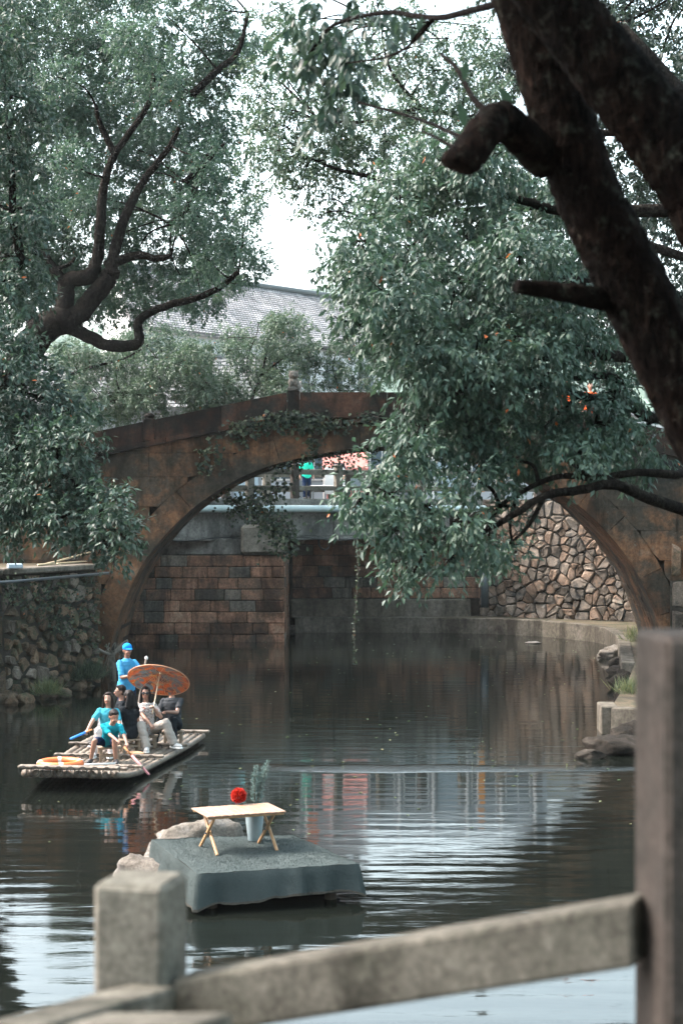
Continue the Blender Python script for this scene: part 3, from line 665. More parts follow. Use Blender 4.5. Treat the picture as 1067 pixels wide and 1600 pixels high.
# nearer leafy boughs at the left edge
Nc = [(12, 522, 30, 24), (-8, 540, 36, 24), (40, 538, 22, 23.8), (-10, 60, 60, 25), (20, 150, 50, 25), (-10, 230, 60, 25), (40, 250, 40, 25.5), (0, 320, 60, 25), (20, 400, 55, 25), (-10, 470, 60, 25), (30, 460, 40, 25.5), (10, 20, 60, 26), (60, 190, 34, 25.5), (50, 330, 30, 25),
      (10, 590, 48, 23.5), (-10, 660, 60, 23), (60, 620, 48, 23), (110, 640, 42, 23.4), (30, 700, 60, 23), (90, 700, 52, 23), (130, 680, 30, 23), (-5, 770, 60, 23), (60, 770, 55, 22.6), (115, 760, 42, 22.6), (155, 770, 34, 22.4), (185, 780, 26, 22.3),
      (20, 815, 42, 23), (130, 815, 40, 22.5), (170, 815, 38, 22.3), (195, 840, 24, 22.2), (165, 852, 26, 22.4), (85, 812, 36, 22.8), (40, 560, 26, 23.4), (80, 575, 26, 23.4)]
trunkN = ([(-9.6, 24, 2.9), (-9.2, 24, 5.5), (-8.6, 24, 8.5), (-7.6, 24.2, 11.5)], 0.30, 0.14)
limbsN = [([(-9.2, 24, 5.5), (-7.5, 23.6, 5.6), tuple(P(20, 700, 23.4)), tuple(P(90, 730, 23)), tuple(P(160, 800, 22.6))], 0.12, 0.03), ([(-9, 24, 6.6), (-7, 23.8, 6.6), tuple(P(60, 620, 23.4))], 0.10, 0.03), ([(-8.8, 24, 7.5), tuple(P(-10, 440, 25)), tuple(P(20, 330, 25)), tuple(P(10, 160, 25))], 0.12, 0.03)]
tree('camphor_tree', 'glossy dark leafed tree with boughs hanging in from the left frame edge', trunkN, limbsN, px(Nc, 0.5, 1.0, 4), 0.088, 680, 'leaf_n', per=13, twigs=6, tr=0.016)

# slender pale trees behind the bridge
Bc = []
rn = random.Random(8)
for k in range(64):
    u, v = rn.uniform(95, 350), rn.uniform(520, 655)
    if v < 505 + abs(u - 250) * 0.10: continue
    Bc.append((u, v, rn.uniform(20, 32), 55.5 + rn.uniform(-1.5, 2.5)))
tree('slender_tree', 'pale small-leafed tree behind the bridge under the left camphor limbs', ([(-8.2, 56, 4.6), P(150, 640, 56), P(230, 610, 56)], 0.12, 0.07), [(lp([(150, 636), (200, 620), (245, 606), (290, 585)], 55.5), 0.07, 0.02), (lp([(110, 585), (150, 572), (195, 560), (230, 540)], 55.0), 0.06, 0.02), (lp([(190, 618), (182, 590), (192, 565)], 55.2), 0.035, 0.015)], px(Bc, 0, 1, 5), 0.095, 300, 'leaf_b', twigs=5, tr=0.014)
Bc = []
for k in range(50):
    u, v = rn.uniform(335, 475), rn.uniform(492, 640)
    if v < 480 + abs(u - 420) * 0.45 or rn.random() < 0.18: continue
    Bc.append((u, v, rn.uniform(15, 26), 56 + rn.uniform(-1.5, 2)))
tree('slender_tree', 'light airy tree rising behind the bridge in front of the tiled roofs', ([P(385, 680, 56), P(395, 620, 56), P(410, 580, 56), P(420, 530, 56)], 0.07, 0.02), [(lp([(393, 620), (412, 585), (440, 562), (452, 552)], 56), 0.045, 0.012), (lp([(395, 610), (385, 570), (402, 520)], 56), 0.035, 0.012), (lp([(388, 640), (368, 610), (352, 590)], 56), 0.035, 0.012)], px(Bc, 0, 1, 6), 0.095, 290, 'leaf_b', twigs=6, tr=0.012)
Bc = [(500, 545, 26, 55), (535, 530, 28, 55), (510, 580, 28, 55), (550, 575, 30, 55), (480, 575, 18, 55), (530, 610, 20, 55), (565, 540, 26, 55), (590, 590, 30, 55.5), (488, 600, 16, 55), (465, 625, 12, 55.2), (560, 610, 20, 55)]
tree('slender_tree', 'small bushy tree behind the bridge crown beside the stone finial', ([P(575, 690, 55.4), P(545, 640, 55.2), P(525, 600, 55)], 0.07, 0.03), [(lp([(560, 660), (545, 640), (510, 630), (480, 626)], 55), 0.04, 0.012), (lp([(530, 610), (520, 570), (535, 535)], 55), 0.04, 0.012)], px(Bc, 0.6, 1, 7), 0.10, 300, 'leaf_b', twigs=6, tr=0.012)

# the big tree of the right bank: its boughs hang across the arch
Rc = [(690, 265, 72, 19), (625, 305, 62, 19), (760, 255, 70, 19), (825, 310, 75, 19), (565, 375, 50, 18), (640, 385, 75, 18), (730, 375, 80, 18.5), (810, 395, 75, 18), (880, 420, 70, 18.5), (556, 440, 44, 17.6), (615, 465, 74, 17.5), (705, 475, 84, 18), (795, 485, 84, 18), (880, 505, 76, 18), (605, 525, 46, 17.2), (668, 555, 70, 17.5), (742, 565, 84, 17.5), (832, 560, 74, 18),
      (662, 620, 44, 17), (705, 635, 58, 17), (760, 640, 72, 17.4), (850, 665, 66, 17.6), (930, 660, 66, 18), (985, 695, 52, 18.4), (905, 705, 46, 17.8), (636, 690, 40, 16.6), (665, 700, 46, 16.8), (735, 690, 44, 17), (600, 738, 32, 16.4), (560, 782, 32, 16.2), (605, 770, 46, 16.4), (665, 790, 38, 16.6), (735, 745, 36, 17), (800, 720, 44, 17.2),
      (615, 830, 38, 16.3), (635, 880, 30, 16.3), (665, 840, 34, 16.4), (720, 815, 36, 16.6), (745, 850, 30, 16.8), (785, 790, 24, 17), (705, 870, 22, 16.6), (770, 865, 22, 17.5), (640, 905, 16, 16.2), (960, 610, 40, 18.5), (520, 420, 26, 18), (530, 500, 20, 17.5), (625, 655, 24, 16.8), (800, 850, 20, 17.5)]
base = Vector((7.4, 20.5, 0.5))
trunkR = ([base, (7.1, 20.3, 2.5), (6.7, 20, 4.8), (6.1, 19.6, 7.0), (5.0, 19.3, 9.0)], 0.34, 0.16)
limbsR = [([(6.9, 20.1, 3.9)] + [tuple(q) for q in lp([(1130, 815, 18.5), (1067, 797, 17.5), (1005, 775, 17), (958, 757, 16.8), (905, 766, 16.8), (850, 775, 16.6), (800, 805, 16.5), (745, 835, 16.5), (700, 835, 16.4)], 0)], 0.078, 0.022),
    ([(6.8, 20, 4.3)] + [tuple(q) for q in lp([(1110, 745, 18.2), (1050, 742, 17.5), (995, 738, 17.2), (935, 747, 17.1), (880, 744, 17), (830, 760, 17), (780, 790, 16.9)], 0)], 0.058, 0.02),
    (lp([(985, 765), (940, 745), (915, 740), (890, 720)], 17), 0.04, 0.02), (lp([(850, 775), (825, 822), (795, 850)], 16.6), 0.03, 0.01),
    ([(6.5, 19.9, 5.6)] + [tuple(q) for q in lp([(1060, 655, 18.5), (985, 636, 18), (920, 622, 17.6), (850, 600, 17.4), (780, 590, 17.2), (700, 620, 17)], 0)], 0.075, 0.02), (lp([(985, 636, 18), (960, 590, 18), (900, 590, 17.6), (840, 585, 17.5), (760, 600, 17.2)], 18), 0.05, 0.02),
    ([(6.3, 19.7, 6.3)] + [tuple(q) for q in lp([(1010, 470, 18.5), (900, 440, 18.2), (800, 425, 18), (700, 440, 18), (600, 430, 18)], 0)], 0.10, 0.02), ([(5.6, 19.4, 7.8)] + [tuple(q) for q in lp([(1000, 330, 19), (880, 330, 19), (760, 300, 19), (660, 310, 19)], 0)], 0.10, 0.02),
    ([(6.4, 19.8, 5.9)] + [tuple(q) for q in lp([(1000, 560, 18.2), (900, 545, 18), (800, 530, 17.8), (700, 540, 17.5), (620, 540, 17.3)], 0)], 0.08, 0.02), (lp([(700, 620, 17), (650, 680, 16.8), (610, 740, 16.5), (570, 780, 16.3)], 17), 0.03, 0.01)]
tree('camphor_tree', 'dense camphor boughs from the right hanging across the stone arch', trunkR, limbsR, px(Rc, 0.9, 1.0, 9, 1.3), 0.076, 820, 'leaf_r', per=14, spray=0.24, droop=0.7, twigs=7, tr=0.016)

# thin airy crown above, between the two big trees
Tc = [(500, 120, 36, 33), (540, 60, 34, 33), (600, 100, 40, 33), (650, 30, 34, 33), (700, 90, 36, 33), (560, 230, 34, 33), (620, 200, 36, 33), (480, 70, 30, 33), (445, 50, 26, 33), (660, 150, 36, 33), (740, 140, 36, 33), (760, 60, 36, 33), (420, 20, 26, 33), (415, 205, 34, 32), (405, 150, 30, 32), (400, 110, 26, 32), (440, 130, 22, 32), (480, 160, 30, 31.5), (455, 268, 26, 31), (430, 270, 18, 31.5), (525, 235, 36, 31), (580, 250, 34, 31), (520, 180, 36, 31), (620, 310, 26, 30), (660, 230, 34, 30), (580, 110, 30, 30.5), (680, 110, 28, 30), (770, 150, 36, 30), (432, 235, 36, 31), (470, 250, 34, 31), (505, 265, 34, 31), (450, 200, 36, 31), (500, 205, 40, 31), (550, 215, 36, 31), (470, 295, 24, 31), (520, 310, 30, 31), (565, 290, 26, 31), (545, 340, 22, 31), (500, 340, 18, 31), (600, 220, 36, 30), (600, 170, 34, 30), (650, 180, 36, 30), (700, 150, 36, 30), (690, 210, 36, 30), (740, 180, 36, 30), (640, 120, 34, 30), (560, 160, 34, 31), (740, 110, 36, 30), (770, 240, 36, 30), (600, 60, 30, 30), (660, 70, 26, 30), (540, 380, 14, 31), (480, 320, 16, 31), (430, 170, 30, 31.5), (395, 240, 24, 32), (590, 330, 24, 30.5), (640, 260, 34, 30), (700, 60, 24, 30), (740, 40, 26, 30), (405, 290, 14, 32), (590, 10, 34, 30), (460, 30, 30, 31), (430, 90, 20, 31.5)]
base = Vector((9.5, 31, 1.0))
tree('camphor_tree', 'thin airy tree crown against the white sky between the two big trees', ([base, (9, 31, 6), (7.5, 31, 10), (5, 31, 13)], 0.28, 0.12), [([(8.2, 31, 8.2)] + [tuple(q) for q in lp([(820, 320), (720, 300), (640, 290), (575, 275), (520, 262), (470, 240)], 30.6)], 0.09, 0.02), (lp([(820, 320), (700, 330), (600, 345), (540, 330)], 30.6), 0.05, 0.015), ([(6.5, 31, 11.2)] + [tuple(q) for q in lp([(850, 210), (740, 190), (660, 170), (580, 190), (500, 190)], 30.6)], 0.07, 0.02), (lp([(660, 170), (610, 110), (595, 40)], 30.5), 0.04, 0.015)], px(Tc, 0.8, 1.0, 10), 0.085, 420, 'leaf_b', per=12, twigs=9, tr=0.014)
# dark trees on the far right behind the leaning trunk
Dc = []
rn = random.Random(77)
for v in range(-60, 720, 62):
    for u in range(800, 1130, 62):
        uu, vv = u + rn.uniform(-25, 25), v + rn.uniform(-25, 25)
        if uu < 860 and vv > 250: continue
        if vv > 590: continue
        Dc.append((uu, vv, rn.uniform(42, 60), 34 + rn.uniform(-2, 3)))
tree('broadleaf_tree', 'dark broadleaf tree filling the upper right behind the leaning trunk', ([(9.0, 35, 1.0), (8.8, 35, 5), (8.2, 35, 10), (7.6, 35, 15)], 0.35, 0.12), [(lp([(1090, 300), (1000, 330), (930, 300), (880, 240)], 34), 0.10, 0.03), (lp([(1100, 480), (1010, 440), (950, 420)], 34), 0.09, 0.03), (lp([(1100, 150), (1010, 100), (960, 30)], 34), 0.09, 0.03)], px(Dc, 0.5, 1.0, 11), 0.12, 190, 'leaf_d', per=13, twigs=5)

# the near leaning trunks, out of focus
YN = 7.5
nr = empty('leaning_tree', (3.4, 7.9, 2.75), label='out-of-focus dark leaning tree trunk with sawn stubs, close on the right', cat='tree')
NO = Vector((3.4, 7.9, 2.75))
m = MB(); limb_tube(m, [(3.3, 7.9, 2.6), P(1260, 960, 7.8), P(1165, 790, 7.6), P(1085, 640, YN), P(1000, 470, YN), P(958, 385, YN), P(915, 297, YN), P(878, 181, YN), P(838, 60, YN), P(800, -60, YN), P(770, -180, YN)], 0.175, 0.125, 40, 2, 0.045, 0.012); m.build('trunk', M['bark_near'], nr, True, origin=NO).location = (0, 0, 0)
m = MB(); limb_tube(m, [(3.6, 8.0, 2.6), (3.3, 7.8, 4.2), P(1190, 425, 7.2), P(1095, 290, 7.1), P(1029, 203, 7.1), P(969, 131, 7.1), P(905, 50, 7.1), P(835, -40, 7.1)], 0.20, 0.135, 40, 5, 0.045, 0.012); m.build('trunk', M['bark_near'], nr, True, origin=NO).location = (0, 0, 0)
m = MB(); limb_tube(m, [P(850, 250, YN), P(815, 215, 7.3), P(785, 188, 7.2), P(757, 205, 7.1), P(738, 235, 7.05), P(714, 260, 7.0)], 0.085, 0.072, 14, 6, 0.03, 0.03); m.build('sawn_limb', M['bark_near'], nr, True, origin=NO).location = (0, 0, 0)
m = MB(); limb_tube(m, [P(960, 470, YN), P(900, 460, 7.4), P(850, 452, 7.35), P(806, 447, 7.3)], 0.058, 0.03, 12, 7, 0.03, 0.03); m.build('sawn_limb', M['bark_near'], nr, True, origin=NO).location = (0, 0, 0)
m = MB()
for pts, r0 in (([P(790, 200, 7.2), P(740, 155, 7.6), P(715, 110, 8), P(690, 85, 8.4)], 0.018), ([P(735, 225, 7.1), P(700, 205, 7.8), P(650, 185, 8.8), P(560, 160, 10.5)], 0.014), ([P(740, 250, 7.1), P(700, 225, 7.6), P(660, 205, 8.2)], 0.012), ([P(840, -10, 7.4), P(760, 10, 8), P(680, 28, 9), P(600, 20, 10), P(520, 40, 11), P(480, 90, 11.5)], 0.022), ([P(680, 28, 9), P(640, 70, 9.2), P(600, 90, 10), P(530, 100, 11)], 0.011), ([P(675, 30, 9), P(650, 55, 9), P(620, 105, 9.3)], 0.009)):
    limb_tube(m, pts, r0, r0 * 0.5, 7, 9, 0)
tag(m.build('branches', M['bark_near'], nr, True, origin=NO), kind='stuff').location = (0, 0, 0)
Kc = px([(485, 30, 46, 11.5), (520, 60, 40, 11.3), (490, 100, 40, 11.5), (470, 60, 34, 11.8), (530, 110, 34, 11.2), (515, 155, 26, 11.3), (500, 185, 18, 11.3), (560, 20, 36, 11), (600, 15, 26, 10.6), (540, 75, 26, 11), (560, 130, 20, 11)], 0.2, 1, 3)
B_, D_, U_, Ln_, W_, T_, sh_ = foliage(Kc, 0.09, 500, 0.8, 0.2, 12)
me = leaf_mesh('crown', B_ - np.array(NO), D_, U_, Ln_, W_, T_, M['leaf_n']); ko = link(bpy.data.objects.new('crown', me), nr); tag(ko, kind='stuff')
for (u, v, an, L) in ((728, 92, -95, 0.10), (905, 160, -70, 0.13), (968, 135, -55, 0.15), (945, 165, -88, 0.13), (890, 125, -120, 0.10), (660, 25, -110, 0.08), (836, 8, -80, 0.07), (862, 10, -100, 0.07)):
    if u > 870: u -= 190 ; v -= 0
    c = P(u, v, 7.6); d = np.array([[math.cos(R(an)), 0.2, math.sin(R(an))]]); me = leaf_mesh('leaf', np.array([tuple(c - NO)]), d, np.array([[0.3, -1.0, 0.3]]), np.array([L]), np.array([L * 0.42]), np.array([0.4]), M['leaf_n']); link(bpy.data.objects.new('leaf', me), nr)
# unseen crown added to the leaning tree over the terrace to shade near surfaces
rn = random.Random(3); Cc = []
for k in range(46):
    y = rn.uniform(-12, 12); x = rn.uniform(-11, 9); zmin = 4.4 + max(0, y + 2.2) * 0.36 + 3.2; z = zmin + rn.uniform(0.6, 4.0); Cc.append(((x, y, z), (1.7, 1.7, 1.1)))
B_, D_, U_, Ln_, W_, T_, sh_ = foliage(Cc, 0.17, 95, 0.5, 0.4, 12)
me = leaf_mesh('crown', B_ - np.array(NO), D_, U_, Ln_, W_, T_, M['leaf_n']); ko = link(bpy.data.objects.new('crown', me), nr); tag(ko, kind='stuff')

# ------------------------------------------------------------------ town behind the road bridge
wall_w = plain('white_wall', (0.38, 0.40, 0.40), 0.8, 0.08, 1.5, 0.05, kind='Position'); wall_g = plain('grey_wall', (0.26, 0.29, 0.31), 0.8, 0.12, 1.2, 0.05, kind='Position')
tile_m = stone('grey_roof_tile', [(0.11, 0.115, 0.12), (0.20, 0.205, 0.21), (0.27, 0.27, 0.27), (0.36, 0.36, 0.35)], streak=0.5, rnd=0.2, scale=2.0)
tile_p = stone('pale_roof_tile', [(0.08, 0.087, 0.092), (0.115, 0.122, 0.125), (0.14, 0.146, 0.147), (0.165, 0.166, 0.165)], streak=0.35, rnd=0.12, scale=1.5)
glass_m = plain('window_glass', (0.05, 0.075, 0.09), 0.12, 0.1, 1, 0.0, 0.6); white_p = plain('white_paint', (0.50, 0.51, 0.50), 0.5, 0.05)
dark_p = plain('dark_trim', (0.05, 0.06, 0.06), 0.6)
def roof(root, o0, r0, r1, e0, e1, n, mat, rolls, name='roof'):
    """tiled slope between ridge r0-r1 and eave e0-e1: stepped courses with rounded cover tiles"""
    r0, r1, e0, e1 = map(Vector, (r0, r1, e0, e1)); nrm = (r1 - r0).cross(e0 - r0).normalized()
    if nrm.z < 0: nrm = -nrm
    m = MB(); m.add([r0 - nrm * .05, r1 - nrm * .05, e1 - nrm * .05, e0 - nrm * .05, r0 - nrm * .2, r1 - nrm * .2, e1 - nrm * .2, e0 - nrm * .2], [(0, 1, 2, 3), (7, 6, 5, 4), (0, 4, 5, 1), (1, 5, 6, 2), (2, 6, 7, 3), (3, 7, 4, 0)])
    rf = m.build(name, mat, root, origin=o0); rf.location = (0, 0, 0)
    for k in range(n):
        a, c = k / n, (k + 1.12) / n; p0, p1, q0, q1 = r0.lerp(e0, a), r1.lerp(e1, a), r0.lerp(e0, min(1.0, c)), r1.lerp(e1, min(1.0, c)); v = []; f = []
        N = rolls * 4
        for row, (s0, s1, lift) in enumerate(((p0, p1, -0.02), (q0, q1, 0.022))):
            for i in range(N + 1): v.append(s0.lerp(s1, i / N) + nrm * (lift + 0.03 * abs(math.sin(i / 4 * math.pi)) + random.uniform(0, 0.01)))
        for i in range(N + 1): v.append(q0.lerp(q1, i / N) - nrm * 0.03)
        for i in range(N): f += [(i, i + 1, N + 2 + i, N + 1 + i), (N + 1 + i, N + 2 + i, 2 * N + 3 + i, 2 * N + 2 + i)]
        m = MB(); m.add(v, f); o = m.build('tile_course', mat, rf, origin=o0); o.location = (0, 0, 0)
    return rf
hb = empty('riverside_house', (-3, 70, 4.68), label='grey house with white posts and pale tiled roof behind the road bridge', cat='building'); HO = Vector((-3, 70, 4.68))
def part(root, o0, name, mat, c, d, bev=0.01, rz=0.0):
    v = MB(); v.cham((0, 0, 0), d, bev, rz); o = v.build(name, mat, root); o.location = Vector(c) - o0; return o
part(hb, HO, 'wall', wall_g, (-3, 71.2, 6.5), (22, 7.6, 3.64))
for k in range(17): part(hb, HO, 'post', white_p, (-13.6 + k * 1.32, 67.3, 6.5), (0.11, 0.12, 3.64))
for k in range(16):
    if k % 3 == 1:
        d_ = part(hb, HO, 'door', plain('blue_grey_door', (0.20, 0.27, 0.31), 0.5) if k == 1 else bpy.data.materials['blue_grey_door'], (-12.94 + k * 1.32, 67.36, 5.85), (0.95, 0.08, 2.3))
        part(d_, d_.location + HO, 'handle', dark_p, (-12.55 + k * 1.32, 67.30, 5.75), (0.04, 0.05, 0.16), 0.005)
    else:
        w_ = part(hb, HO, 'window', white_p, (-12.94 + k * 1.32, 67.37, 6.2), (1.0, 0.07, 1.5)); part(w_, w_.location + HO, 'pane', glass_m, (-13.17 + k * 1.32, 67.335, 6.2), (0.42, 0.03, 1.36), 0.004); part(w_, w_.location + HO, 'pane', glass_m, (-12.71 + k * 1.32, 67.335, 6.2), (0.42, 0.03, 1.36), 0.004)
roof(hb, HO, (-14.3, 70.6, 10.5), (-3.0, 70.6, 10.5), (-14.3, 66.6, 8.25), (-3.0, 66.6, 8.25), 13, tile_p, 36); roof(hb, HO, (-3.0, 70.7, 10.5), (-14.3, 70.7, 10.5), (-3.0, 75.4, 8.25), (-14.3, 75.4, 8.25), 4, tile_p, 18)
m = MB(); m.add([(x, y, z) for x in (-14.0, -3.15) for (y, z) in ((67.4, 8.3), (70.6, 10.3), (75.0, 8.3))], [(0, 1, 2), (3, 5, 4)]); m.build('gable', wall_g, hb, origin=HO).location = (0, 0, 0)
v = MB(); v.tube([(-14.4, 70.65, 10.6), (-2.9, 70.65, 10.6)], 0.13, 8); v.build('ridge_cap', tile_m, hb, True, origin=HO).location = (0, 0, 0)
part(hb, HO, 'flat_roof', tile_m, (2.6, 71.2, 8.40), (11.2, 8.2, 0.16))
ha = empty('old_hall', (-6, 92, 4.68), label='old hall with a large grey tiled roof against the sky left of centre', cat='building'); AO = Vector((-6, 92, 4.68))
ra, rb_ = P(180, 413, 87), P(552, 473, 102); zz = (ra.z + rb_.z) / 2; ra.z = rb_.z = zz; ev = Vector((1.6, -6.0, -3.6)); bk = Vector((-1.6, 6.0, -3.6))
roof(ha, AO, ra, rb_, ra + ev, rb_ + ev, 26, tile_m, 84); roof(ha, AO, rb_, ra, rb_ + bk, ra + bk, 4, tile_m, 20)
v = MB(); v.tube([ra + Vector((0, 0, 0.1)), ra.lerp(rb_, 0.5) + Vector((0, 0, 0.05)), rb_ + Vector((0, 0, 0.1))], 0.2, 8); v.build('ridge_cap', dark_p, ha, True, origin=AO).location = (0, 0, 0)
q = [ra + ev * .93, rb_ + ev * .93, rb_ + bk * .93, ra + bk * .93]; m = MB(); m.add([(p.x, p.y, 4.6) for p in q] + [(p.x, p.y, zz - 3.45) for p in q] + [tuple(ra - Vector((0, 0, .2))), tuple(rb_ - Vector((0, 0, .2)))], [(0, 1, 5, 4), (1, 2, 6, 5), (2, 3, 7, 6), (3, 0, 4, 7), (5, 6, 9), (7, 4, 8)]); m.build('wall', wall_w, ha, origin=AO).location = (0, 0, 0)
for k in range(7):
    p = q[0].lerp(q[1], (k + 0.5) / 7); dd = (q[1] - q[0]).normalized(); nn = Vector((dd.y, -dd.x, 0)); c = Vector((p.x, p.y, zz - 5.0)) + nn * 0.03
    w_ = part(ha, AO, 'window', dark_p, c, (1.3, 0.1, 1.5), 0.01, math.atan2(dd.y, dd.x)); part(w_, w_.location + AO, 'pane', glass_m, c + nn * 0.05, (1.1, 0.04, 1.3), 0.004, math.atan2(dd.y, dd.x))
# right-hand shop, pale and yellow, half hidden by leaves
hc = empty('corner_shop', (9, 72, 4.68), label='white and yellow shop front behind the leaves right of centre', cat='building'); CO = Vector((9, 72, 4.68))
part(hc, CO, 'wall', wall_w, (9.6, 74.0, 6.4), (8.0, 6.0, 3.5)); part(hc, CO, 'fascia', plain('yellow_sign', (0.62, 0.46, 0.12), 0.6), (9.6, 70.93, 6.05), (7.2, 0.12, 0.5)); part(hc, CO, 'roof', tile_m, (9.6, 74.0, 8.25), (8.5, 6.6, 0.2))
for k in range(4): w_ = part(hc, CO, 'window', white_p, (6.9 + k * 1.8, 70.95, 5.35), (1.4, 0.08, 0.8)); part(w_, w_.location + CO, 'pane', glass_m, (6.9 + k * 1.8, 70.9, 5.35), (1.25, 0.04, 0.66), 0.004)
# stall with a coral canopy, tables, boards, banners on the road behind the railing
coral = plain('coral_canvas', (0.34, 0.13, 0.11), 0.8, 0.08); teal = plain('teal_canvas', (0.02, 0.28, 0.29), 0.7, 0.1); orange = plain('orange_cloth', (0.5, 0.12, 0.03), 0.7, 0.1)
st = empty('market_stall', (0.5, 66.2, 4.68), label='market stall with a coral red canopy under the arch crown', cat='stall'); SO = Vector((0.5, 66.2, 4.68))
m = MB(); N = 9
vs = [];
for i in range(N):
    x = -0.72 + 1.72 * i / (N - 1)
    for y, z in ((65.3, 5.72), (65.3, 5.9 + 0.02 * math.sin(i * 2.1)), (66.2, 6.62), (67.0, 6.1)): vs.append((x, y, z))
fs = [(i * 4 + k, i * 4 + k + 1, i * 4 + 5 + k, i * 4 + 4 + k) for i in range(N - 1) for k in range(3)]
m.add(vs, fs); m.build('canopy', coral, st, origin=SO).location = (0, 0, 0)
for x, y in ((-0.66, 65.4), (0.94, 65.4), (-0.66, 66.9), (0.94, 66.9)):
    v = MB(); v.tube([(x, y, 4.68), (x, y, 6.0)], 0.03, 8); v.build('leg', white_p, st, origin=SO).location = (0, 0, 0)
part(st, SO, 'counter', white_p, (0.14, 65.9, 5.15), (1.4, 0.5, 0.06)); part(st, SO, 'counter_skirt', coral, (0.14, 65.66, 4.9), (1.4, 0.03, 0.42))
bd = empty('notice_board', (-0.25, 64.9, 4.68), label='white tilted notice board leaning beside the coral stall', cat='board'); part(bd, Vector((-0.25, 64.9, 4.68)), 'panel', white_p, (-0.25, 64.9, 5.40), (0.75, 0.05, 1.0)); part(bd, Vector((-0.25, 64.9, 4.68)), 'stand', dark_p, (-0.25, 64.98, 4.95), (0.5, 0.06, 0.5))
tb = empty('folding_table', (-0.5, 64.2, 4.68), label='low white folding table behind the bridge railing', cat='table'); TO = Vector((-0.5, 64.2, 4.68)); part(tb, TO, 'table_top', white_p, (-0.5, 64.2, 5.20), (1.3, 0.6, 0.04))
for x in (-1.05, 0.05): part(tb, TO, 'leg', dark_p, (x, 64.2, 4.93), (0.05, 0.5, 0.5))
def banner(x, y, z0, z1, wd, mat, label):
    e = empty('banner', (x, y, 4.68), label=label, cat='banner'); E_ = Vector((x, y, 4.68)); v = MB(); v.tube([(x - wd / 2, y, 4.68), (x - wd / 2, y, z1 + 0.1)], 0.025, 8); v.build('pole', white_p, e, origin=E_).location = (0, 0, 0); part(e, E_, 'cloth', mat, (x + 0.03, y, (z0 + z1) / 2), (wd, 0.02, z1 - z0), 0.004)
banner(5.35, 66.5, 5.0, 7.0, 0.24, plain('amber_cloth', (0.5, 0.20, 0.03), 0.7), 'tall amber banner among the leaves right of the arch centre'); banner(-1.13, 66.0, 7.7, 8.7, 0.42, orange, 'orange red banner on a tall pole left of the coral stall')
ub = empty('parasol', (-3.35, 65, 4.68), label='teal parasol seen low left under the arch', cat='parasol'); UO = Vector((-3.35, 65, 4.68)); v = MB(); v.lathe([(0.0, 6.15), (0.3, 6.08), (0.75, 5.85), (0.8, 5.72), (0.72, 5.83), (0.0, 6.08)], 12, (-3.35, 65, 0)); v.build('canopy', teal, ub, origin=UO).location = (0, 0, 0); v = MB(); v.tube([(-3.35, 65, 4.68), (-3.35, 65, 6.1)], 0.03, 8); v.build('pole', white_p, ub, origin=UO).location = (0, 0, 0)

# ------------------------------------------------------------------ ivy, shrubs, grass, vine
def leafy(name, label, cat, pts, leaf, mat, parent=None, spread=0.12, stems=None, up=(0, -1, 0.6), stemr=0.008, origin=None, droop=0.5):
    o0 = Vector(origin if origin is not None else pts[0]); root = parent or empty(name, o0, label=label, cat=cat); A = np.array([tuple(p) for p in pts]); n = len(A)
    B = A + rng.normal(size=(n, 3)) * spread * np.array([1, 0.5, 1]); D = rng.normal(size=(n, 3)) + np.array([0, -0.4, -droop]); U = np.array(up) + rng.normal(size=(n, 3)) * 0.4; Ln = leaf * rng.uniform(0.6, 1.3, n)
    me = leaf_mesh('foliage', B - np.array(o0), D, U, Ln, Ln * 0.75, rng.random(n), M[mat]); o = link(bpy.data.objects.new('foliage', me), root); tag(o, kind='stuff')
    if stems:
        m = MB()
        for s_ in stems: m.tube(spline([tuple(p) for p in s_], 4), stemr, 5, cap=False)
        m.build('stem', M['twig'], root, origin=o0).location = (0, 0, 0)
    return root
pts = []; stems = []
rn = random.Random(19)
for k in range(60):
    u = rn.uniform(330, 600) if k % 4 else rn.uniform(400, 520); dens = 1.0 - abs(u - 470) / 190
    x = (u - CU) / S; z0 = corn(x) + rn.uniform(-0.10, 0.16)
    L = rn.uniform(0.15, 0.5) * max(0.25, dens); y = BY0 - 0.15
    n = int(18 * max(0.2, dens)); stems.append([(x, y, z0), (x + rn.uniform(-.2, .2), y, z0 - L * 0.5), (x + rn.uniform(-.3, .3), y, z0 - L)])
    for i in range(n): pts.append((x + rn.gauss(0, 0.16), y - rn.uniform(0, 0.1), z0 - rn.random() * L))
for (u, v0, v1, n) in ((487, 650, 710, 110), (380, 672, 700, 40), (335, 690, 740, 45), (318, 700, 745, 35)):
    for i in range(n): p = P(u + rn.gauss(0, 7), rn.uniform(v0, v1), BY0 - 0.1); pts.append(tuple(p))
leafy('ivy', 'dark ivy trailing along the cornice of the stone bridge', 'ivy', pts, 0.13, 'ivy', stems=stems, spread=0.05, stemr=0.012)
pts = []
for k in range(420):
    u = rn.uniform(425, 590); x = (u - CU) / S; pts.append((x, BY0 + rn.uniform(-0.05, 0.8), intr(x) - abs(rn.gauss(0, 0.16)) * (1.6 if 500 < u < 560 else 0.8)))
leafy('creeper', 'small creeper leaves dangling from the underside of the arch crown', 'creeper', pts, 0.09, 'ivy', spread=0.05)
pts = []; br = [[P(352, 768, 46.5), P(372, 790, 46.2), P(400, 806, 46), P(430, 812, 46), P(455, 830, 46)], [P(385, 800, 46.1), P(405, 780, 46), P(435, 768, 46)], [P(400, 806, 46), P(430, 835, 46), P(450, 860, 46)]]
for s_ in br:
    for p in spline([tuple(q) for q in s_], 40)[20:]:
        for k in range(4): pts.append(tuple(np.array(p) + rng.normal(size=3) * np.array([0.20, 0.25, 0.17])))
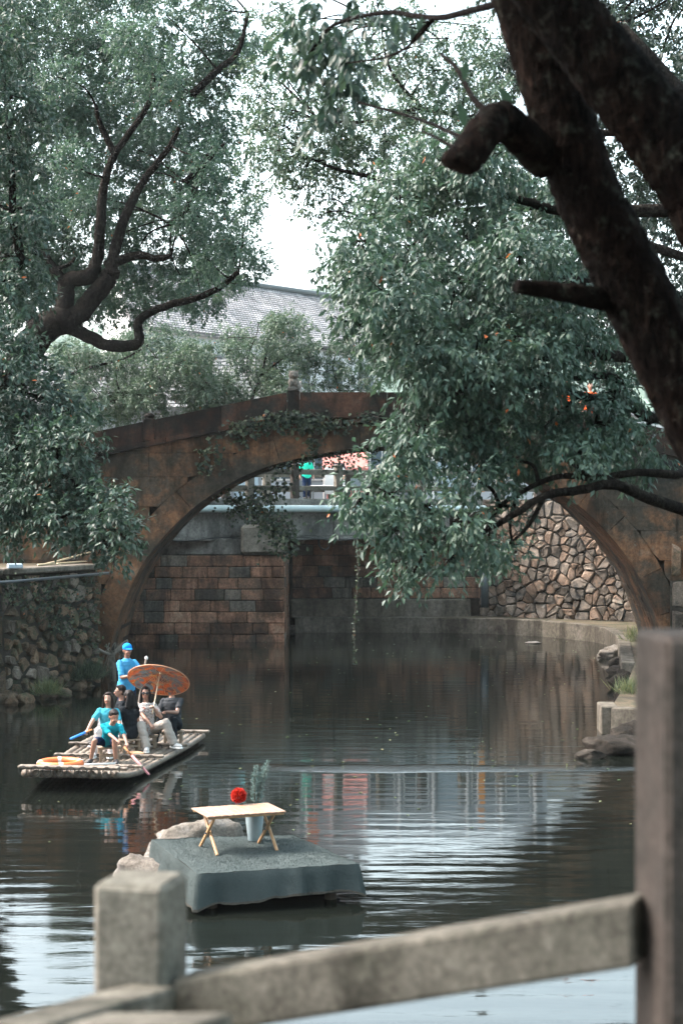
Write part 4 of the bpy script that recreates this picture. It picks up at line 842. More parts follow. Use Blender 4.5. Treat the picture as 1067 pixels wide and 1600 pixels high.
leafy('hanging_shrub', 'leafy shrub growing out of the arch and hanging before the road bridge', 'shrub', pts, 0.12, 'ivy', stems=br, spread=0.08, stemr=0.025)
pts = [tuple(P(556 + 3 * math.sin(v * 0.03), v, 20.5 + 0.0 * v)) for v in np.linspace(850, 1040, 120)]
leafy('hanging_vine', 'single long thin vine dangling straight down before the arch', 'vine', pts, 0.032, 'ivy', stems=[[Vector(p) for p in pts[::18]]], spread=0.012, stemr=0.005)
def grass(name, label, c, n, h, spread, mat='grass'):
    c = np.array(c); B = c + rng.normal(size=(n, 3)) * np.array([spread, spread, 0]); D = rng.normal(size=(n, 3)) * 0.45 + np.array([0, 0, 1.0]); U = rng.normal(size=(n, 3)); Ln = h * rng.uniform(0.5, 1.2, n)
    me = leaf_mesh('blades', B - c, D, U, Ln, Ln * 0.025 + 0.004, rng.random(n), M[mat]); root = empty(name, c, label=label, cat='grass'); tag(link(bpy.data.objects.new('blades', me), root), kind='stuff')
grass('grass_tuft', 'sunlit grass tuft on the quay at the right foot of the arch', (8.75, 50.2, 0.5), 700, 0.5, 0.22)
grass('grass_tuft', 'grass tuft on the right bank above the wet rocks', (6.15, 36.2, 0.5), 600, 0.4, 0.2)
grass('grass_tuft', 'yellowing grass tuft at the foot of the mossy left wall', P(75, 1085, 39.6), 450, 0.4, 0.12)
grass('grass_tuft', 'dark grass tuft low on the left wall near the arch foot', P(135, 1062, 42.0), 800, 0.5, 0.2, 'ivy')
pts = []
for k in range(650):
    a = rn.random(); b_ = rn.random() ** 0.8; A0, B0 = Vector((-7.62, 39.35, 0)), Vector((-5.95, 42.98, 0)); p = A0.lerp(B0, a); z_ = 2.8 - b_ * (0.5 + 1.7 * a); pts.append((p.x + 0.02, p.y - 0.12, z_))
leafy('wall_creeper', 'dusty dark creeper spreading over the upper left rubble wall', 'creeper', pts, 0.085, 'ivy', spread=0.06)
pts = []

# things on the left bank ledge
lm_ = MB(); 
cap_ = MB()
for a, c in (((-9.75, 36.2), (-7.75, 39.3)), ((-7.75, 39.3), (-6.0, 43.1))):
    A0, B0 = Vector((*a, 0)), Vector((*c, 0)); d = B0 - A0; ctr = (A0 + B0) / 2; cap_.cham((ctr.x - 0.22, ctr.y + 0.1, 2.93), (d.length + 0.03, 0.75, 0.14), 0.03, math.atan2(d.y, d.x))
tag(cap_.build('ledge_cap', M['quay']), 'worn concrete ledge capping the mossy left wall', 'ledge')
v = MB(); v.tube([(-9.3, 36.2, 2.72), (-7.42, 39.2, 2.72), (-5.75, 42.7, 2.78)], 0.035, 8); tag(v.build('water_pipe', plain('grey_pvc', (0.035, 0.045, 0.05), 0.4), smooth=True), 'thin grey pipe running under the left ledge', 'pipe')
bam = plain('dry_bamboo', (0.42, 0.34, 0.22), 0.5, 0.2, 6)
for i, (a, c, lab) in enumerate((((70, 886, 41.5), (145, 862, 44.2), 'bamboo pole on the left ledge rising highest towards the bridge'), ((60, 884, 41.2), (135, 877, 43.8), 'bamboo pole lying nearly level on the left ledge'), ((90, 886, 42.0), (146, 912, 43.4), 'bamboo pole slanting down over the end of the left ledge'))):
    v = MB(); p0, p1 = P(*a), P(*c); p0.z = max(p0.z, 3.03); v.tube([p0.lerp(p1, k / 6) for k in range(7)], [0.028 - 0.002 * k for k in range(7)], 8)
    tag(v.build('bamboo_pole', bam, smooth=True), lab, 'bamboo pole', 'bamboo poles on the left ledge')
v = MB(); v.cham((0, 0, 0), (0.34, 0.25, 0.11), 0.02, 0.3); o = v.build('grey_block', plain('blue_grey_block', (0.24, 0.30, 0.34), 0.8)); o.location = P(24, 879, 39.6); o.location.z = 3.06; tag(o, 'small blue-grey block lying on the left ledge', 'block')
dr = MB()                                            # drift branches caught at the arch foot
rn = random.Random(4)
main = [P(150, 1012, 43.4), P(165, 1020, 43.6), P(178, 1022, 43.8), P(190, 1008, 44), P(200, 1001, 44)]
dr.tube(spline([tuple(p) for p in main], 5), 0.04, 7)
for k in range(26):
    s_ = P(rn.uniform(165, 196), rn.uniform(1002, 1024), 43.7); e_ = s_ + Vector((rn.uniform(-0.25, 0.25), rn.uniform(-.1, .1), -rn.uniform(0.1, 0.75)))
    dr.tube([s_, s_.lerp(e_, 0.5) + Vector((rn.uniform(-.06, .06), 0, 0)), e_], [0.012, 0.01, 0.006], 5)
dr.tube(spline([tuple(P(*q)) for q in ((128, 905, 43.3), (133, 960, 43.3), (138, 1005, 43.3), (150, 1012, 43.4))], 5), 0.022, 6)
dr.tube([P(176, 1024, 43.8), P(180, 1075, 43.8)], 0.06, 7)
tag(dr.build('drift_branches', plain('dead_wood', (0.13, 0.12, 0.10), 0.9, 0.4, 12), smooth=True), 'tangle of dry dead branches hanging at the left arch foot', 'branches')

# ------------------------------------------------------------------ rocks
def rock(name, label, cat, c, r, mat, seed, flat=0.6, group=None, parent=None, rz=0.0, amp=0.28):
    rr = random.Random(seed); m = MB(); m.ell((0, 0, 0), (1, 1, 1), nu=40, nv=26); ph = [(Vector((rr.gauss(0, 1), rr.gauss(0, 1), rr.gauss(0, 1))).normalized(), rr.uniform(0.55, 0.95)) for _ in range(16)]; out = []
    from mathutils import noise as mn
    so_ = Vector((seed * 3.7, seed * 1.3, 0))
    for p in m.v:
        p = Vector(p)
        for d, k in ph:
            t = p.dot(d) - k
            if t > 0: p = p - d * t * 0.85
        p *= 1 + 0.22 * mn.fractal(p * 1.3 + so_, 0.9, 2.1, 4) + 0.07 * mn.noise(p * 4 + so_) + 0.05 * mn.noise(p * 9 + so_); out.append((p.x * r[0], p.y * r[1], p.z * r[2]))
    m.v = out; o = m.build(name, mat, parent, True); o.location = c; o.rotation_euler = (0, 0, rz)
    if label: tag(o, label, cat, group)
    return o
rock('boulder', 'pale weathered boulder behind the left corner of the carpeted platform', 'boulder', (-1.74, 21.15, 0.12), (0.72, 0.40, 0.50), M['boulder'], 3, rz=0.3)
rock('boulder', 'low pale boulder peeking out left of the carpeted platform', 'boulder', (-2.30, 20.45, 0.0), (0.33, 0.5, 0.36), M['boulder'], 8, rz=0.7)
rlab = [((960, 1178, 31.0), (0.62, 0.5, 0.30), 'large dark wet rock at the right water edge'), ((925, 1188, 30.4), (0.28, 0.3, 0.12), 'small flat wet rock at the tip of the right bank'), ((985, 1150, 32.6), (0.4, 0.4, 0.3), 'wet rock against the light end of the right bank'),
    ((955, 1022, 50.5), (0.42, 0.5, 0.30), 'pale rock by the quay wall below the arch foot'), ((975, 1040, 48.2), (0.45, 0.4, 0.22), 'dark flat rock at the right edge below the pale rock'), ((970, 1062, 45.4), (0.45, 0.4, 0.2), 'dark rock slab low in the water at right'), ((942, 1018, 50.8), (0.22, 0.2, 0.1), 'small pale stone at the water line near the quay'), ((832, 1006, 56.0), (0.34, 0.22, 0.05), 'flat pale slab just breaking the surface before the quay'), ((965, 1052, 46.6), (0.3, 0.3, 0.16), 'wedge of dark rock between the two rock slabs'), ((985, 1090, 39.5), (0.4, 0.6, 0.4), 'dark rock half hidden by the tall right post'), ((975, 1075, 42.0), (0.4, 0.5, 0.34), 'dark rock below the slab, close by the tall right post')]
for i, (q, r_, lab) in enumerate(rlab):
    c = P(*q); c.z = r_[2] * 0.25; rock('rock', lab, 'rock', c, r_, M['wetrock'] if i not in (3, 6, 7) else M['boulder'], 40 + i, rz=i)
for i, (q, r_) in enumerate((((40, 1098, 39.0), 0.26), ((10, 1094, 39.0), 0.3), ((100, 1082, 40.2), 0.22), ((75, 1090, 39.6), 0.2), ((125, 1072, 41.6), 0.2), ((20, 1105, 38.4), 0.16))):
    c = P(*q); c.z = 0.06; rock('rock', ['stone tumbled at the left wall foot, second from the frame edge', 'biggest stone at the left frame edge on the water line', 'stone at the foot of the left wall below the creeper', 'stone at the left wall foot beside the yellowing grass', 'stone at the left wall foot nearest the arch', 'smallest stone in the water at the left frame edge'][i], 'rock', c, (r_, r_, r_ * 0.8), M['rubble_dark'], 60 + i, rz=i)

# ------------------------------------------------------------------ carpeted platform
def carpet():
    t = NT('green_carpet'); co = t.coord('Object'); f = t.noise(co, 160, 3, 0.8); b_ = t.noise(co, 2.4, 4); c_ = t.noise(co, 30, 4, 0.7)
    c = t.mix(t.ramp(f, [(0.3, 0.0), (0.7, 1.0)]), (0.024, 0.034, 0.034), (0.086, 0.108, 0.106)); c = t.mix(t.ramp(b_, [(0.35, 0.0), (0.7, 0.5)]), c, (0.082, 0.100, 0.099)); t.bump(t.math('ADD', f, c_), 1.0, 0.012); return t.fin(c, 0.95, 0.02)
fr = carpet(); hem = plain('carpet_backing', (0.055, 0.05, 0.04), 0.95, 0.3, 30)
ZP = 0.45
Fl, Fr, Br, Bl = Vector((-1.56, 18.72, 0)), Vector((0.19, 19.28, 0)), Vector((-0.60, 20.95, 0)), Vector((-2.27, 20.68, 0))
pf = empty('floating_platform', (-1.0, 20.1, 0), label='small square platform in the pool covered with a grey-green carpet', cat='platform'); PO = Vector((-1.0, 20.1, 0))
cen = (Fl + Fr + Br + Bl) / 4
ins = [cen + (p - cen) * 0.94 for p in (Fl, Fr, Br, Bl)]
m = MB(); m.prism([(p.x, p.y) for p in ins], 0.10, ZP - 0.03); m.build('base', plain('dark_timber', (0.03, 0.028, 0.025), 0.8), pf, origin=PO).location = (0, 0, 0)
for p in [cen + (q_ - cen) * 0.75 for q_ in (Fl, Fr, Br, Bl)]: m = MB(); m.tube([Vector((p.x, p.y, -1.5)), Vector((p.x, p.y, 0.2))], 0.07, 8); m.build('leg', M['twig'], pf, origin=PO).location = (0, 0, 0)
V = []; Fc = []; NG = 30
rn = random.Random(6)
for j in range(NG + 1):
    for i in range(NG + 1):
        a, b_ = i / NG, j / NG; p = Fl.lerp(Fr, a).lerp(Bl.lerp(Br, a), b_); V.append((p.x, p.y, ZP + 0.012 * math.sin(a * 9 + b_ * 4) * math.sin(b_ * 7) + 0.004 * math.sin(31 * a) - 0.02 * max(0, 1 - min(a, b_, 1 - a, 1 - b_) * 14)))
for j in range(NG):
    for i in range(NG): k = j * (NG + 1) + i; Fc.append((k, k + 1, k + NG + 2, k + NG + 1))
m = MB(); m.add(V, Fc)
ringp = []
per = [(i / NG, 0) for i in range(NG)] + [(1, j / NG) for j in range(NG)] + [(1 - i / NG, 1) for i in range(NG)] + [(0, 1 - j / NG) for j in range(NG)]
rows = 8; base_i = len(m.v); vs = []
for r_ in range(rows + 1):
    for k, (a, b_) in enumerate(per):
        p = Fl.lerp(Fr, a).lerp(Bl.lerp(Br, a), b_); out = (p - cen).normalized(); t = r_ / rows
        corner = max(0, 1 - min(min((a - c0) ** 2 + (b_ - c1) ** 2 for c0 in (0, 1) for c1 in (0, 1)) ** 0.5, 1) * 9)
        fold = math.sin(k * 0.83 + 1.7 * math.sin(k * 0.31)) * 0.5 + math.sin(k * 0.37 + 2) * 0.5
        dep = 0.30 + 0.04 * corner + 0.012 * math.sin(k * 0.9 + 2 * math.sin(k * 0.4)) + 0.03 * math.sin(k * 0.17 + 1)
        q = p + out * (0.012 * min(1, t * 4) + 0.035 * t + 0.075 * fold * t + 0.03 * corner * t); vs.append((q.x, q.y, ZP - 0.021 - dep * t ** 1.05))
fs = []; n = len(per)
for r_ in range(rows):
    for k in range(n): fs.append((r_ * n + k, (r_ + 1) * n + k, (r_ + 1) * n + (k + 1) % n, r_ * n + (k + 1) % n))
m.add(vs, fs); co_ = m.build('carpet', fr, pf, True, origin=PO); co_.location = (0, 0, 0)
m = MB(); last = [Vector(v_) for v_ in vs[-n:]]; hv = []
for k in range(n): hv += [last[k] + Vector((0, -0.003, 0.004)), last[k] + Vector((0, -0.004, -0.012 - 0.016 * rn.random()))]
m.add(hv, [(2 * k, 2 * k + 1, (2 * k + 3) % (2 * n), (2 * k + 2) % (2 * n)) for k in range(n)]); m.build('frayed_hem', hem, co_, origin=PO).location = (0, 0, 0)
# carpet pile: short fibres standing off the cloth
nf = 26000; ii = rng.random(nf); jj = rng.random(nf); fa, fb, fc_, fd = [np.array(tuple(p)) for p in (Fl, Fr, Br, Bl)]
pos = (fa * (1 - ii)[:, None] + fb * ii[:, None]) * (1 - jj)[:, None] + (fd * (1 - ii)[:, None] + fc_ * ii[:, None]) * jj[:, None]; pos[:, 2] = ZP + 0.012 * np.sin(ii * 9 + jj * 4) * np.sin(jj * 7) + 0.004 * np.sin(31 * ii) - 0.02 * np.clip(1 - np.minimum(np.minimum(ii, jj), np.minimum(1 - ii, 1 - jj)) * 14, 0, 1)
D_ = rng.normal(size=(nf, 3)) * 0.7 + np.array([0, 0, 1.0]); lens = rng.uniform(0.006, 0.013, nf)
ns_ = 16000; kk = rng.integers(0, n, ns_); r0_ = rng.integers(0, rows, ns_); VS = np.array(vs); tt = rng.random(ns_)[:, None]; t2_ = rng.random(ns_)[:, None]
A_ = VS[r0_ * n + kk]; B2 = VS[r0_ * n + (kk + 1) % n]; C_ = VS[(r0_ + 1) * n + kk]; sp_ = A_ + (B2 - A_) * tt + (C_ - A_) * t2_; cn = np.array(tuple(cen)); od = unit((sp_ - cn) * np.array([1, 1, 0]))
pos = np.concatenate([pos, sp_]); D_ = np.concatenate([D_, od + rng.normal(size=(ns_, 3)) * 0.6 + np.array([0, 0, -0.3])]); lens = np.concatenate([lens, rng.uniform(0.006, 0.013, ns_)]); nf += ns_
me = leaf_mesh('pile', pos - np.array(PO), D_, rng.normal(size=(nf, 3)), lens, lens * 0 + 0.005, rng.random(nf), fr); tag(link(bpy.data.objects.new('pile', me), co_), kind='stuff')

# camp table with a slatted roll top and crossed legs
wood = plain('warm_wood', (0.30, 0.18, 0.09), 0.5, 0.22, 14, 0.1); wood_t = plain('pale_slat', (0.24, 0.155, 0.105), 0.45, 0.15, 10, 0.1)
tc = Vector((-1.19, 19.98, ZP)); tr_ = R(22)
tab = empty('camp_table', tc, tr_, 'low wooden roll-top camp table standing on the carpeted platform', 'table')
TW, TD, TH = 0.95, 0.62, 0.45
for k in range(11):
    v = MB(); v.cham((0, 0, 0), (TW / 11 - 0.006, TD, 0.018), 0.004); o = v.build('slat', wood_t, tab); o.location = (-TW / 2 + TW / 11 * (k + 0.5), 0, TH + 0.001 * (k % 3))
for y in (-TD / 2 + 0.04, TD / 2 - 0.04): v = MB(); v.cham((0, 0, 0), (TW - 0.03, 0.03, 0.025), 0.005); o = v.build('rail', wood, tab); o.location = (0, y, TH - 0.023)
for x in (-0.36, 0.36):
    for s_ in (-1, 1):
        a, c = Vector((x + 0.016 * s_, -s_ * (TD / 2 - 0.03), 0.0)), Vector((x + 0.016 * s_, s_ * (TD / 2 - 0.06), TH - 0.035)); d = c - a; mt = d.to_track_quat('Z', 'Y').to_matrix()
        v = MB(); v.cham((0, 0, 0), (0.028, 0.038, d.length), 0.006, M=mt); o = v.build('leg', wood, tab); o.location = (a + c) / 2
    v = MB(); v.tube([(x - 0.045, 0, TH * 0.47), (x + 0.045, 0, TH * 0.47)], 0.012, 8); v.build('pivot', dark_p, tab)
# vase with conifer sprigs and a red pompom bloom
vc = Vector((-1.03, 20.50, ZP)); vz = empty('vase', vc, label='tall pale blue-grey vase standing behind the camp table', cat='vase')
v = MB(); v.lathe([(0, 0.0), (0.072, 0.0), (0.078, 0.01), (0.10, 0.20), (0.115, 0.37), (0.118, 0.40), (0.108, 0.405), (0.104, 0.38), (0.0, 0.30)], 28); v.build('body', plain('glazed_grey', (0.20, 0.26, 0.275), 0.3, 0.06, 3, 0.0), vz, True)
fb_ = empty('conifer_sprigs', vc + Vector((0, 0, 0.33)), label='blue-green conifer sprigs standing in the vase behind the table', cat='plant'); FO = vc + Vector((0, 0, 0.33))
rn = random.Random(15); m = MB(); Bq = []; Dq = []
for k in range(11):
    top = Vector((rn.uniform(-0.02, 0.17), rn.uniform(-0.06, 0.06), rn.uniform(0.40, 0.62))); st_ = [Vector((0, 0, -0.1)), top * 0.5 + Vector((0.0, 0, 0.04)), top]; sp = spline([tuple(p) for p in st_], 6); m.tube(sp, 0.004, 5)
    for i in range(60):
        t = rn.uniform(0.35, 1); p = Vector(sp[min(len(sp) - 1, int(t * (len(sp) - 1)))]); d = Vector((rn.gauss(0, 1), rn.gauss(0, 1), 0.8)).normalized(); L = 0.085 * (1.2 - t)
        for q in range(4): Bq.append(tuple(p + d * L * q / 4 + Vector((rn.gauss(0, .006), rn.gauss(0, .006), 0)))); Dq.append(tuple(d + Vector((rn.gauss(0, .5), rn.gauss(0, .5), rn.gauss(0, .5)))))
m.build('stem', M['twig'], fb_)
conm = leafmat('leaf_conifer', (0.06, 0.10, 0.10), (0.11, 0.17, 0.165), (0.20, 0.27, 0.25), 0.6, 0.15, 0.0)
Bq = np.array(Bq); nq = len(Bq); me = leaf_mesh('needles', Bq, np.array(Dq), rng.normal(size=(nq, 3)), np.full(nq, 0.035), np.full(nq, 0.007), rng.random(nq), conm); tag(link(bpy.data.objects.new('needles', me), fb_), kind='stuff')
fl = empty('red_flower', vc + Vector((-0.16, -0.1, 0.50)), label='round scarlet pompom flower above the left half of the camp table', cat='flower'); red = plain('scarlet_petal', (0.85, 0.035, 0.02), 0.55, 0.15, 30, 0.0)
red2 = leafmat('petal', (0.30, 0.008, 0.006), (0.48, 0.020, 0.012), (0.62, 0.06, 0.035), 0.55, 0.25, 0.0)
dd = unit(rng.normal(size=(900, 3))); rr_ = 0.085 * (0.55 + 0.45 * rng.random(900)); me = leaf_mesh('bloom', dd * (rr_ * 0.72)[:, None], dd + rng.normal(size=(900, 3)) * 0.35, rng.normal(size=(900, 3)), np.full(900, 0.045), np.full(900, 0.034), rng.random(900), red2); tag(link(bpy.data.objects.new('bloom', me), fl), kind='stuff')
fl.location = P(373, 1243, 20.35)
m = MB(); m.tube(spline([(0, 0, 0), (0.04, 0, -0.09), tuple((vc + Vector((0, 0, 0.34))) - fl.location)], 5), 0.006, 6); m.build('stem', M['twig'], fl)

# ------------------------------------------------------------------ railing in the foreground
rl = empty('stone_railing', P(215, 1600, 4.0), label='blurred concrete stair railing with square posts in the foreground', cat='railing'); LO = P(215, 1600, 4.0).copy()
def rp(name, c, d, mat, rz=0.0, bev=0.012): v = MB(); v.cham((0, 0, 0), d, bev, rz); o = v.build(name, mat, rl); o.location = Vector(c) - LO; return o
x0 = (208 - CU) / F * 4.0
pr = R(-14)
rp('post', (-0.474, 4.09, 3.39), (0.175, 0.175, 0.27), M['rail_light'], pr, 0.014); rp('post_neck', (-0.474, 4.09, 3.237), (0.158, 0.158, 0.035), M['rail_light'], pr); rp('post_shaft', (-0.474, 4.09, 2.93), (0.17, 0.17, 0.578), M['rail_light'], pr)
def bar(name, a, b, hgt, th, mat):
    a, b = Vector(a), Vector(b); d = (b - a).normalized(); side = Vector((d.y, -d.x, 0)).normalized() * th / 2; upv = Vector((0, 0, hgt)); v = MB()
    q = [a - side, a + side, b + side, b - side]; v.add(q + [p + upv for p in q], [(3, 2, 1, 0), (4, 5, 6, 7), (0, 1, 5, 4), (1, 2, 6, 5), (2, 3, 7, 6), (3, 0, 4, 7)])
    o = v.build(name, mat, rl, origin=LO); o.location = (0, 0, 0); md = o.modifiers.new('bevel', 'BEVEL'); md.width = 0.012; md.segments = 2; return o
bar('rail', P(286, 1615, 4.05), P(1000, 1503, 3.62), 0.138, 0.11, M['rail'])
bar('rail', P(240, 1580, 3.98), P(20, 1650, 3.3), 0.062, 0.12, M['rail'])
bar('rail', P(130, 1600, 3.2) + Vector((0, 0, -0.12)), P(330, 1601, 3.0) + Vector((0, 0, -0.12)), 0.13, 0.12, M['rail'])
rp('post', (0.795, 3.62, 3.45), (0.31, 0.24, 1.38), M['rail_pink'], R(6), 0.014)

# bits of leaf and twig drifting on the water
n_ = 260; xy = np.stack([rng.uniform(-5.5, 7.5, n_), rng.uniform(22, 58, n_), np.full(n_, 0.006)], 1); me = leaf_mesh('floating_leaves', xy, np.concatenate([rng.normal(size=(n_, 2)), np.zeros((n_, 1))], 1), np.tile([0, 0, 1.0], (n_, 1)), rng.uniform(0.04, 0.11, n_), rng.uniform(0.02, 0.05, n_), rng.random(n_), M['grass'])
tag(link(bpy.data.objects.new('floating_leaves', me)), 'small leaf litter drifting on the pool', 'leaf litter', kind='stuff')
# ------------------------------------------------------------------ people
PENDING = []
def fuse(mb, name, mat, voxel, parent, smooth=2, loc=(0, 0, 0), folds=0.0):
    """merge overlapping volumes into one continuous skin (all are grown together at the end)"""
    tmp = bpy.data.objects.new('tmp', mb.mesh('tmp')); COL.objects.link(tmp)
    r = tmp.modifiers.new('r', 'REMESH'); r.mode = 'VOXEL'; r.voxel_size = voxel
    if smooth: s_ = tmp.modifiers.new('s', 'SMOOTH'); s_.factor = 0.5; s_.iterations = smooth
    o = bpy.data.objects.new(name, bpy.data.meshes.new(name)); o.location = loc; link(o, parent); PENDING.append((tmp, o, mat, folds)); return o
def fuse_all():
    from mathutils import noise as mn
    dg = bpy.context.evaluated_depsgraph_get()
    done = [(tmp, o, mat, folds, bpy.data.meshes.new_from_object(tmp.evaluated_get(dg))) for tmp, o, mat, folds in PENDING]
    for tmp, o, mat, folds, me in done:
        if folds:
            nv = len(me.vertices); co = np.empty(nv * 3, np.float32); me.vertices.foreach_get('co', co); no = np.empty(nv * 3, np.float32); me.vertices.foreach_get('normal', no); co = co.reshape(-1, 3); no = no.reshape(-1, 3)
            dsp = np.array([mn.noise((a * 9, b * 9, c * 22)) + 0.6 * mn.noise((a * 34, b * 34, c * 34)) for a, b, c in co.tolist()], np.float32); co = co + no * (dsp * folds)[:, None]; me.vertices.foreach_set('co', co.ravel()); me.update()
        me.materials.clear(); me.materials.append(mat); me.polygons.foreach_set('use_smooth', [True] * len(me.polygons)); nm = o.data.name; old = o.data; o.data = me; bpy.data.meshes.remove(old); me.name = nm
        tm_ = tmp.data; bpy.data.objects.remove(tmp); bpy.data.meshes.remove(tm_)
def capsule(m, a, b, r0, r1, n=10):
    a, b = Vector(a), Vector(b); m.tube([a.lerp(b, k / 4) for k in range(5)], [r0 + (r1 - r0) * k / 4 for k in range(5)], n); m.ell(a, (r0,) * 3, nu=10, nv=7); m.ell(b, (r1,) * 3, nu=10, nv=7)
def ik(root, tgt, l1, l2, pole):
    d = tgt - root; L = min(d.length, (l1 + l2) * 0.995); d.normalize(); a = (l1 * l1 - l2 * l2 + L * L) / (2 * L); h = math.sqrt(max(0, l1 * l1 - a * a)); p = (pole - d * pole.dot(d)).normalized(); return root + d * a + p * h, root + d * L
SKIN = [plain('skin_fair', (0.27, 0.15, 0.105), 0.5, 0.05), plain('skin_tan', (0.20, 0.10, 0.065), 0.5, 0.05)]
HAIR = plain('black_hair', (0.006, 0.005, 0.005), 0.6, 0.3, 60, 0.5, 0.15); HAIRB = plain('brown_hair', (0.016, 0.010, 0.008), 0.6, 0.3, 60, 0.5, 0.15)
def cloth(name, col, rough=0.85): return plain(name, col, rough, 0.10, 9, 0.35, 0.06, 0.02)
EYE = plain('eye', (0.06, 0.035, 0.025), 0.3); LIP = plain('lips', (0.42, 0.13, 0.11), 0.5); SOLE = plain('white_sole', (0.6, 0.6, 0.58), 0.6)
def torso(m, hip, up, sx, t0, t1, k, infl=1.0, w=1.0, bend=None):
    prof = [(-0.09, .125, .10), (-0.03, .16, .115), (0.05, .158, .112), (0.14, .143, .104), (0.24, .143, .105), (0.34, .158, .113), (0.42, .166, .108), (0.475, .145, .092), (0.51, .09, .07), (0.535, .056, .056), (0.60, .05, .053)]
    rows = []; n = 16; fw = up.cross(sx).normalized() * -1
    for t, a, d in prof:
        if t < t0 - 1e-6 or t > t1 + 1e-6: continue
        c = hip + up * t * k + (bend * (t / 0.5) ** 2 * k if bend is not None else Vector((0, 0, 0)))
        rows.append([c + sx * (a * w * infl * k * math.cos(q)) + fw * (d * infl * k * math.sin(q)) for q in np.linspace(0, 2 * math.pi, n, endpoint=False)])
    vs = [p for r_ in rows for p in r_]; fs = [(i * n + j, i * n + (j + 1) % n, (i + 1) * n + (j + 1) % n, (i + 1) * n + j) for i in range(len(rows) - 1) for j in range(n)]
    fs += [tuple(range(n))[::-1], tuple((len(rows) - 1) * n + j for j in range(n))]; m.add(vs, fs); return rows
def person(label, loc, yaw, S, hip, lean, hands, feet, top, bottom, hair='short', head=(0, 0), twist=0.0, skin=0, sleeves=0.6, legs='long', shoe=None, w=1.0, hk=1.0, vox=0.011, toes=((0, -1), (0, -1)), hairm=None, curl=0.6, collar=None, group=None, knee=None, elbow=None):
    """everything in the person's own frame: facing -Y, up Z, hands/feet = (image-left, image-right)"""
    root = empty('person', loc, yaw, label, 'person', group); k = S / 1.7; sk = SKIN[skin]; hip = Vector(hip); up = Vector(lean).normalized()
    sx = Vector((math.cos(twist), math.sin(twist), 0)); sx = (sx - up * sx.dot(up)).normalized(); fw = Vector((sx.y, -sx.x, 0)).normalized(); hx = Vector((1, 0, 0))
    b = MB(); torso(b, hip, up, sx, -0.09, 0.60, k * 0.97, 0.92, w); neck = hip + up * 0.53 * k
    sh = [hip + up * 0.455 * k + sx * s_ * 0.165 * k * w for s_ in (-1, 1)]; hj = [hip + hx * s_ * 0.088 * k for s_ in (-1, 1)]
    el = []; wr = []; kn = []; an = []
    for i, s_ in enumerate((-1, 1)):
        pole = Vector((0.55 * s_, 0.5, -0.8)) if elbow is None else Vector(elbow[i]); e, w_ = ik(sh[i], Vector(hands[i]), 0.29 * k, 0.25 * k, pole); el.append(e); wr.append(w_)
        pl = (fw + Vector((0, 0, 0.9))) if knee is None else Vector(knee[i]); q, a_ = ik(hj[i], Vector(feet[i]) + Vector((0, 0, 0.075 * k)), 0.42 * k, 0.41 * k, pl); kn.append(q); an.append(a_)
        b.ell(sh[i], (0.050 * k,) * 3); capsule(b, sh[i], e, 0.045 * k, 0.037 * k); capsule(b, e, w_, 0.040 * k, 0.026 * k)
        capsule(b, hj[i], q, 0.082 * k, 0.055 * k); capsule(b, q, q.lerp(a_, 0.35), 0.055 * k, 0.056 * k); capsule(b, q.lerp(a_, 0.35), a_, 0.054 * k, 0.035 * k)
        # hand: palm, four bent fingers, thumb at the side
        d = (w_ - e).normalized(); sd = d.cross(Vector((0, 0, 1))).normalized() * s_; nn = d.cross(sd).normalized()
        if nn.z > 0: nn = -nn
        M3 = Matrix((sd, nn, d)).transposed(); b.ell(w_ + d * 0.045 * k, (0.040 * k, 0.017 * k, 0.055 * k), M3)
        for f in range(4):
            o_ = w_ + d * 0.085 * k + sd * (0.026 - 0.0175 * f) * k; L = (0.036, 0.042, 0.040, 0.032)[f] * k; m1 = o_ + (d * math.cos(curl) + nn * math.sin(curl)) * L; m2 = m1 + (d * math.cos(curl * 2.3) + nn * math.sin(curl * 2.3)) * L * 0.9
            capsule(b, o_, m1, 0.0092 * k, 0.0088 * k, 6); capsule(b, m1, m2, 0.0088 * k, 0.0080 * k, 6)
        t0 = w_ + d * 0.03 * k + sd * 0.036 * k; t1 = t0 + (d * 0.7 + sd * 0.6 + nn * 0.4).normalized() * 0.04 * k; capsule(b, t0, t1, 0.011 * k, 0.010 * k, 6); capsule(b, t1, t1 + (d * 0.8 + nn * 0.5).normalized() * 0.03 * k, 0.010 * k, 0.009 * k, 6)
        td = Vector((toes[i][0], toes[i][1], 0)).normalized(); tm = Matrix((Vector((td.y, -td.x, 0)) * -1, td, Vector((0, 0, 1)))).transposed(); b.ell(a_ + td * 0.07 * k + Vector((0, 0, -0.035 * k)), (0.04 * k, 0.125 * k, 0.035 * k), tm)
    # head
    HM = (Matrix.Rotation(head[0], 3, 'Z') @ Matrix.Rotation(head[1], 3, 'X')); g = k * hk; hc_ = neck + up * 0.035 * k + HM @ Vector((0, -0.018 * g, 0.115 * g))
    at = lambda x, y, z: hc_ + HM @ Vector((x, y, z)) * g
    b.ell(at(0, 0.012, 0.022), (0.075 * g, 0.093 * g, 0.090 * g), HM); b.ell(at(0, -0.022, -0.045), (0.057 * g, 0.068 * g, 0.068 * g), HM); b.ell(at(0, -0.055, -0.082), (0.028 * g, 0.028 * g, 0.024 * g), HM)
    capsule(b, neck - up * 0.03 * k, at(0, 0.012, -0.05), 0.05 * k, 0.048 * k); capsule(b, at(0, -0.086, 0.012), at(0, -0.104, -0.022), 0.010 * g, 0.015 * g, 8)
    for s_ in (-1, 1): b.ell(at(0.074 * s_, 0.015, -0.008), (0.012 * g, 0.02 * g, 0.032 * g), HM); b.ell(at(0.03 * s_, -0.076, -0.025), (0.022 * g, 0.016 * g, 0.02 * g), HM)
    fuse(b, 'body', sk, vox, root)
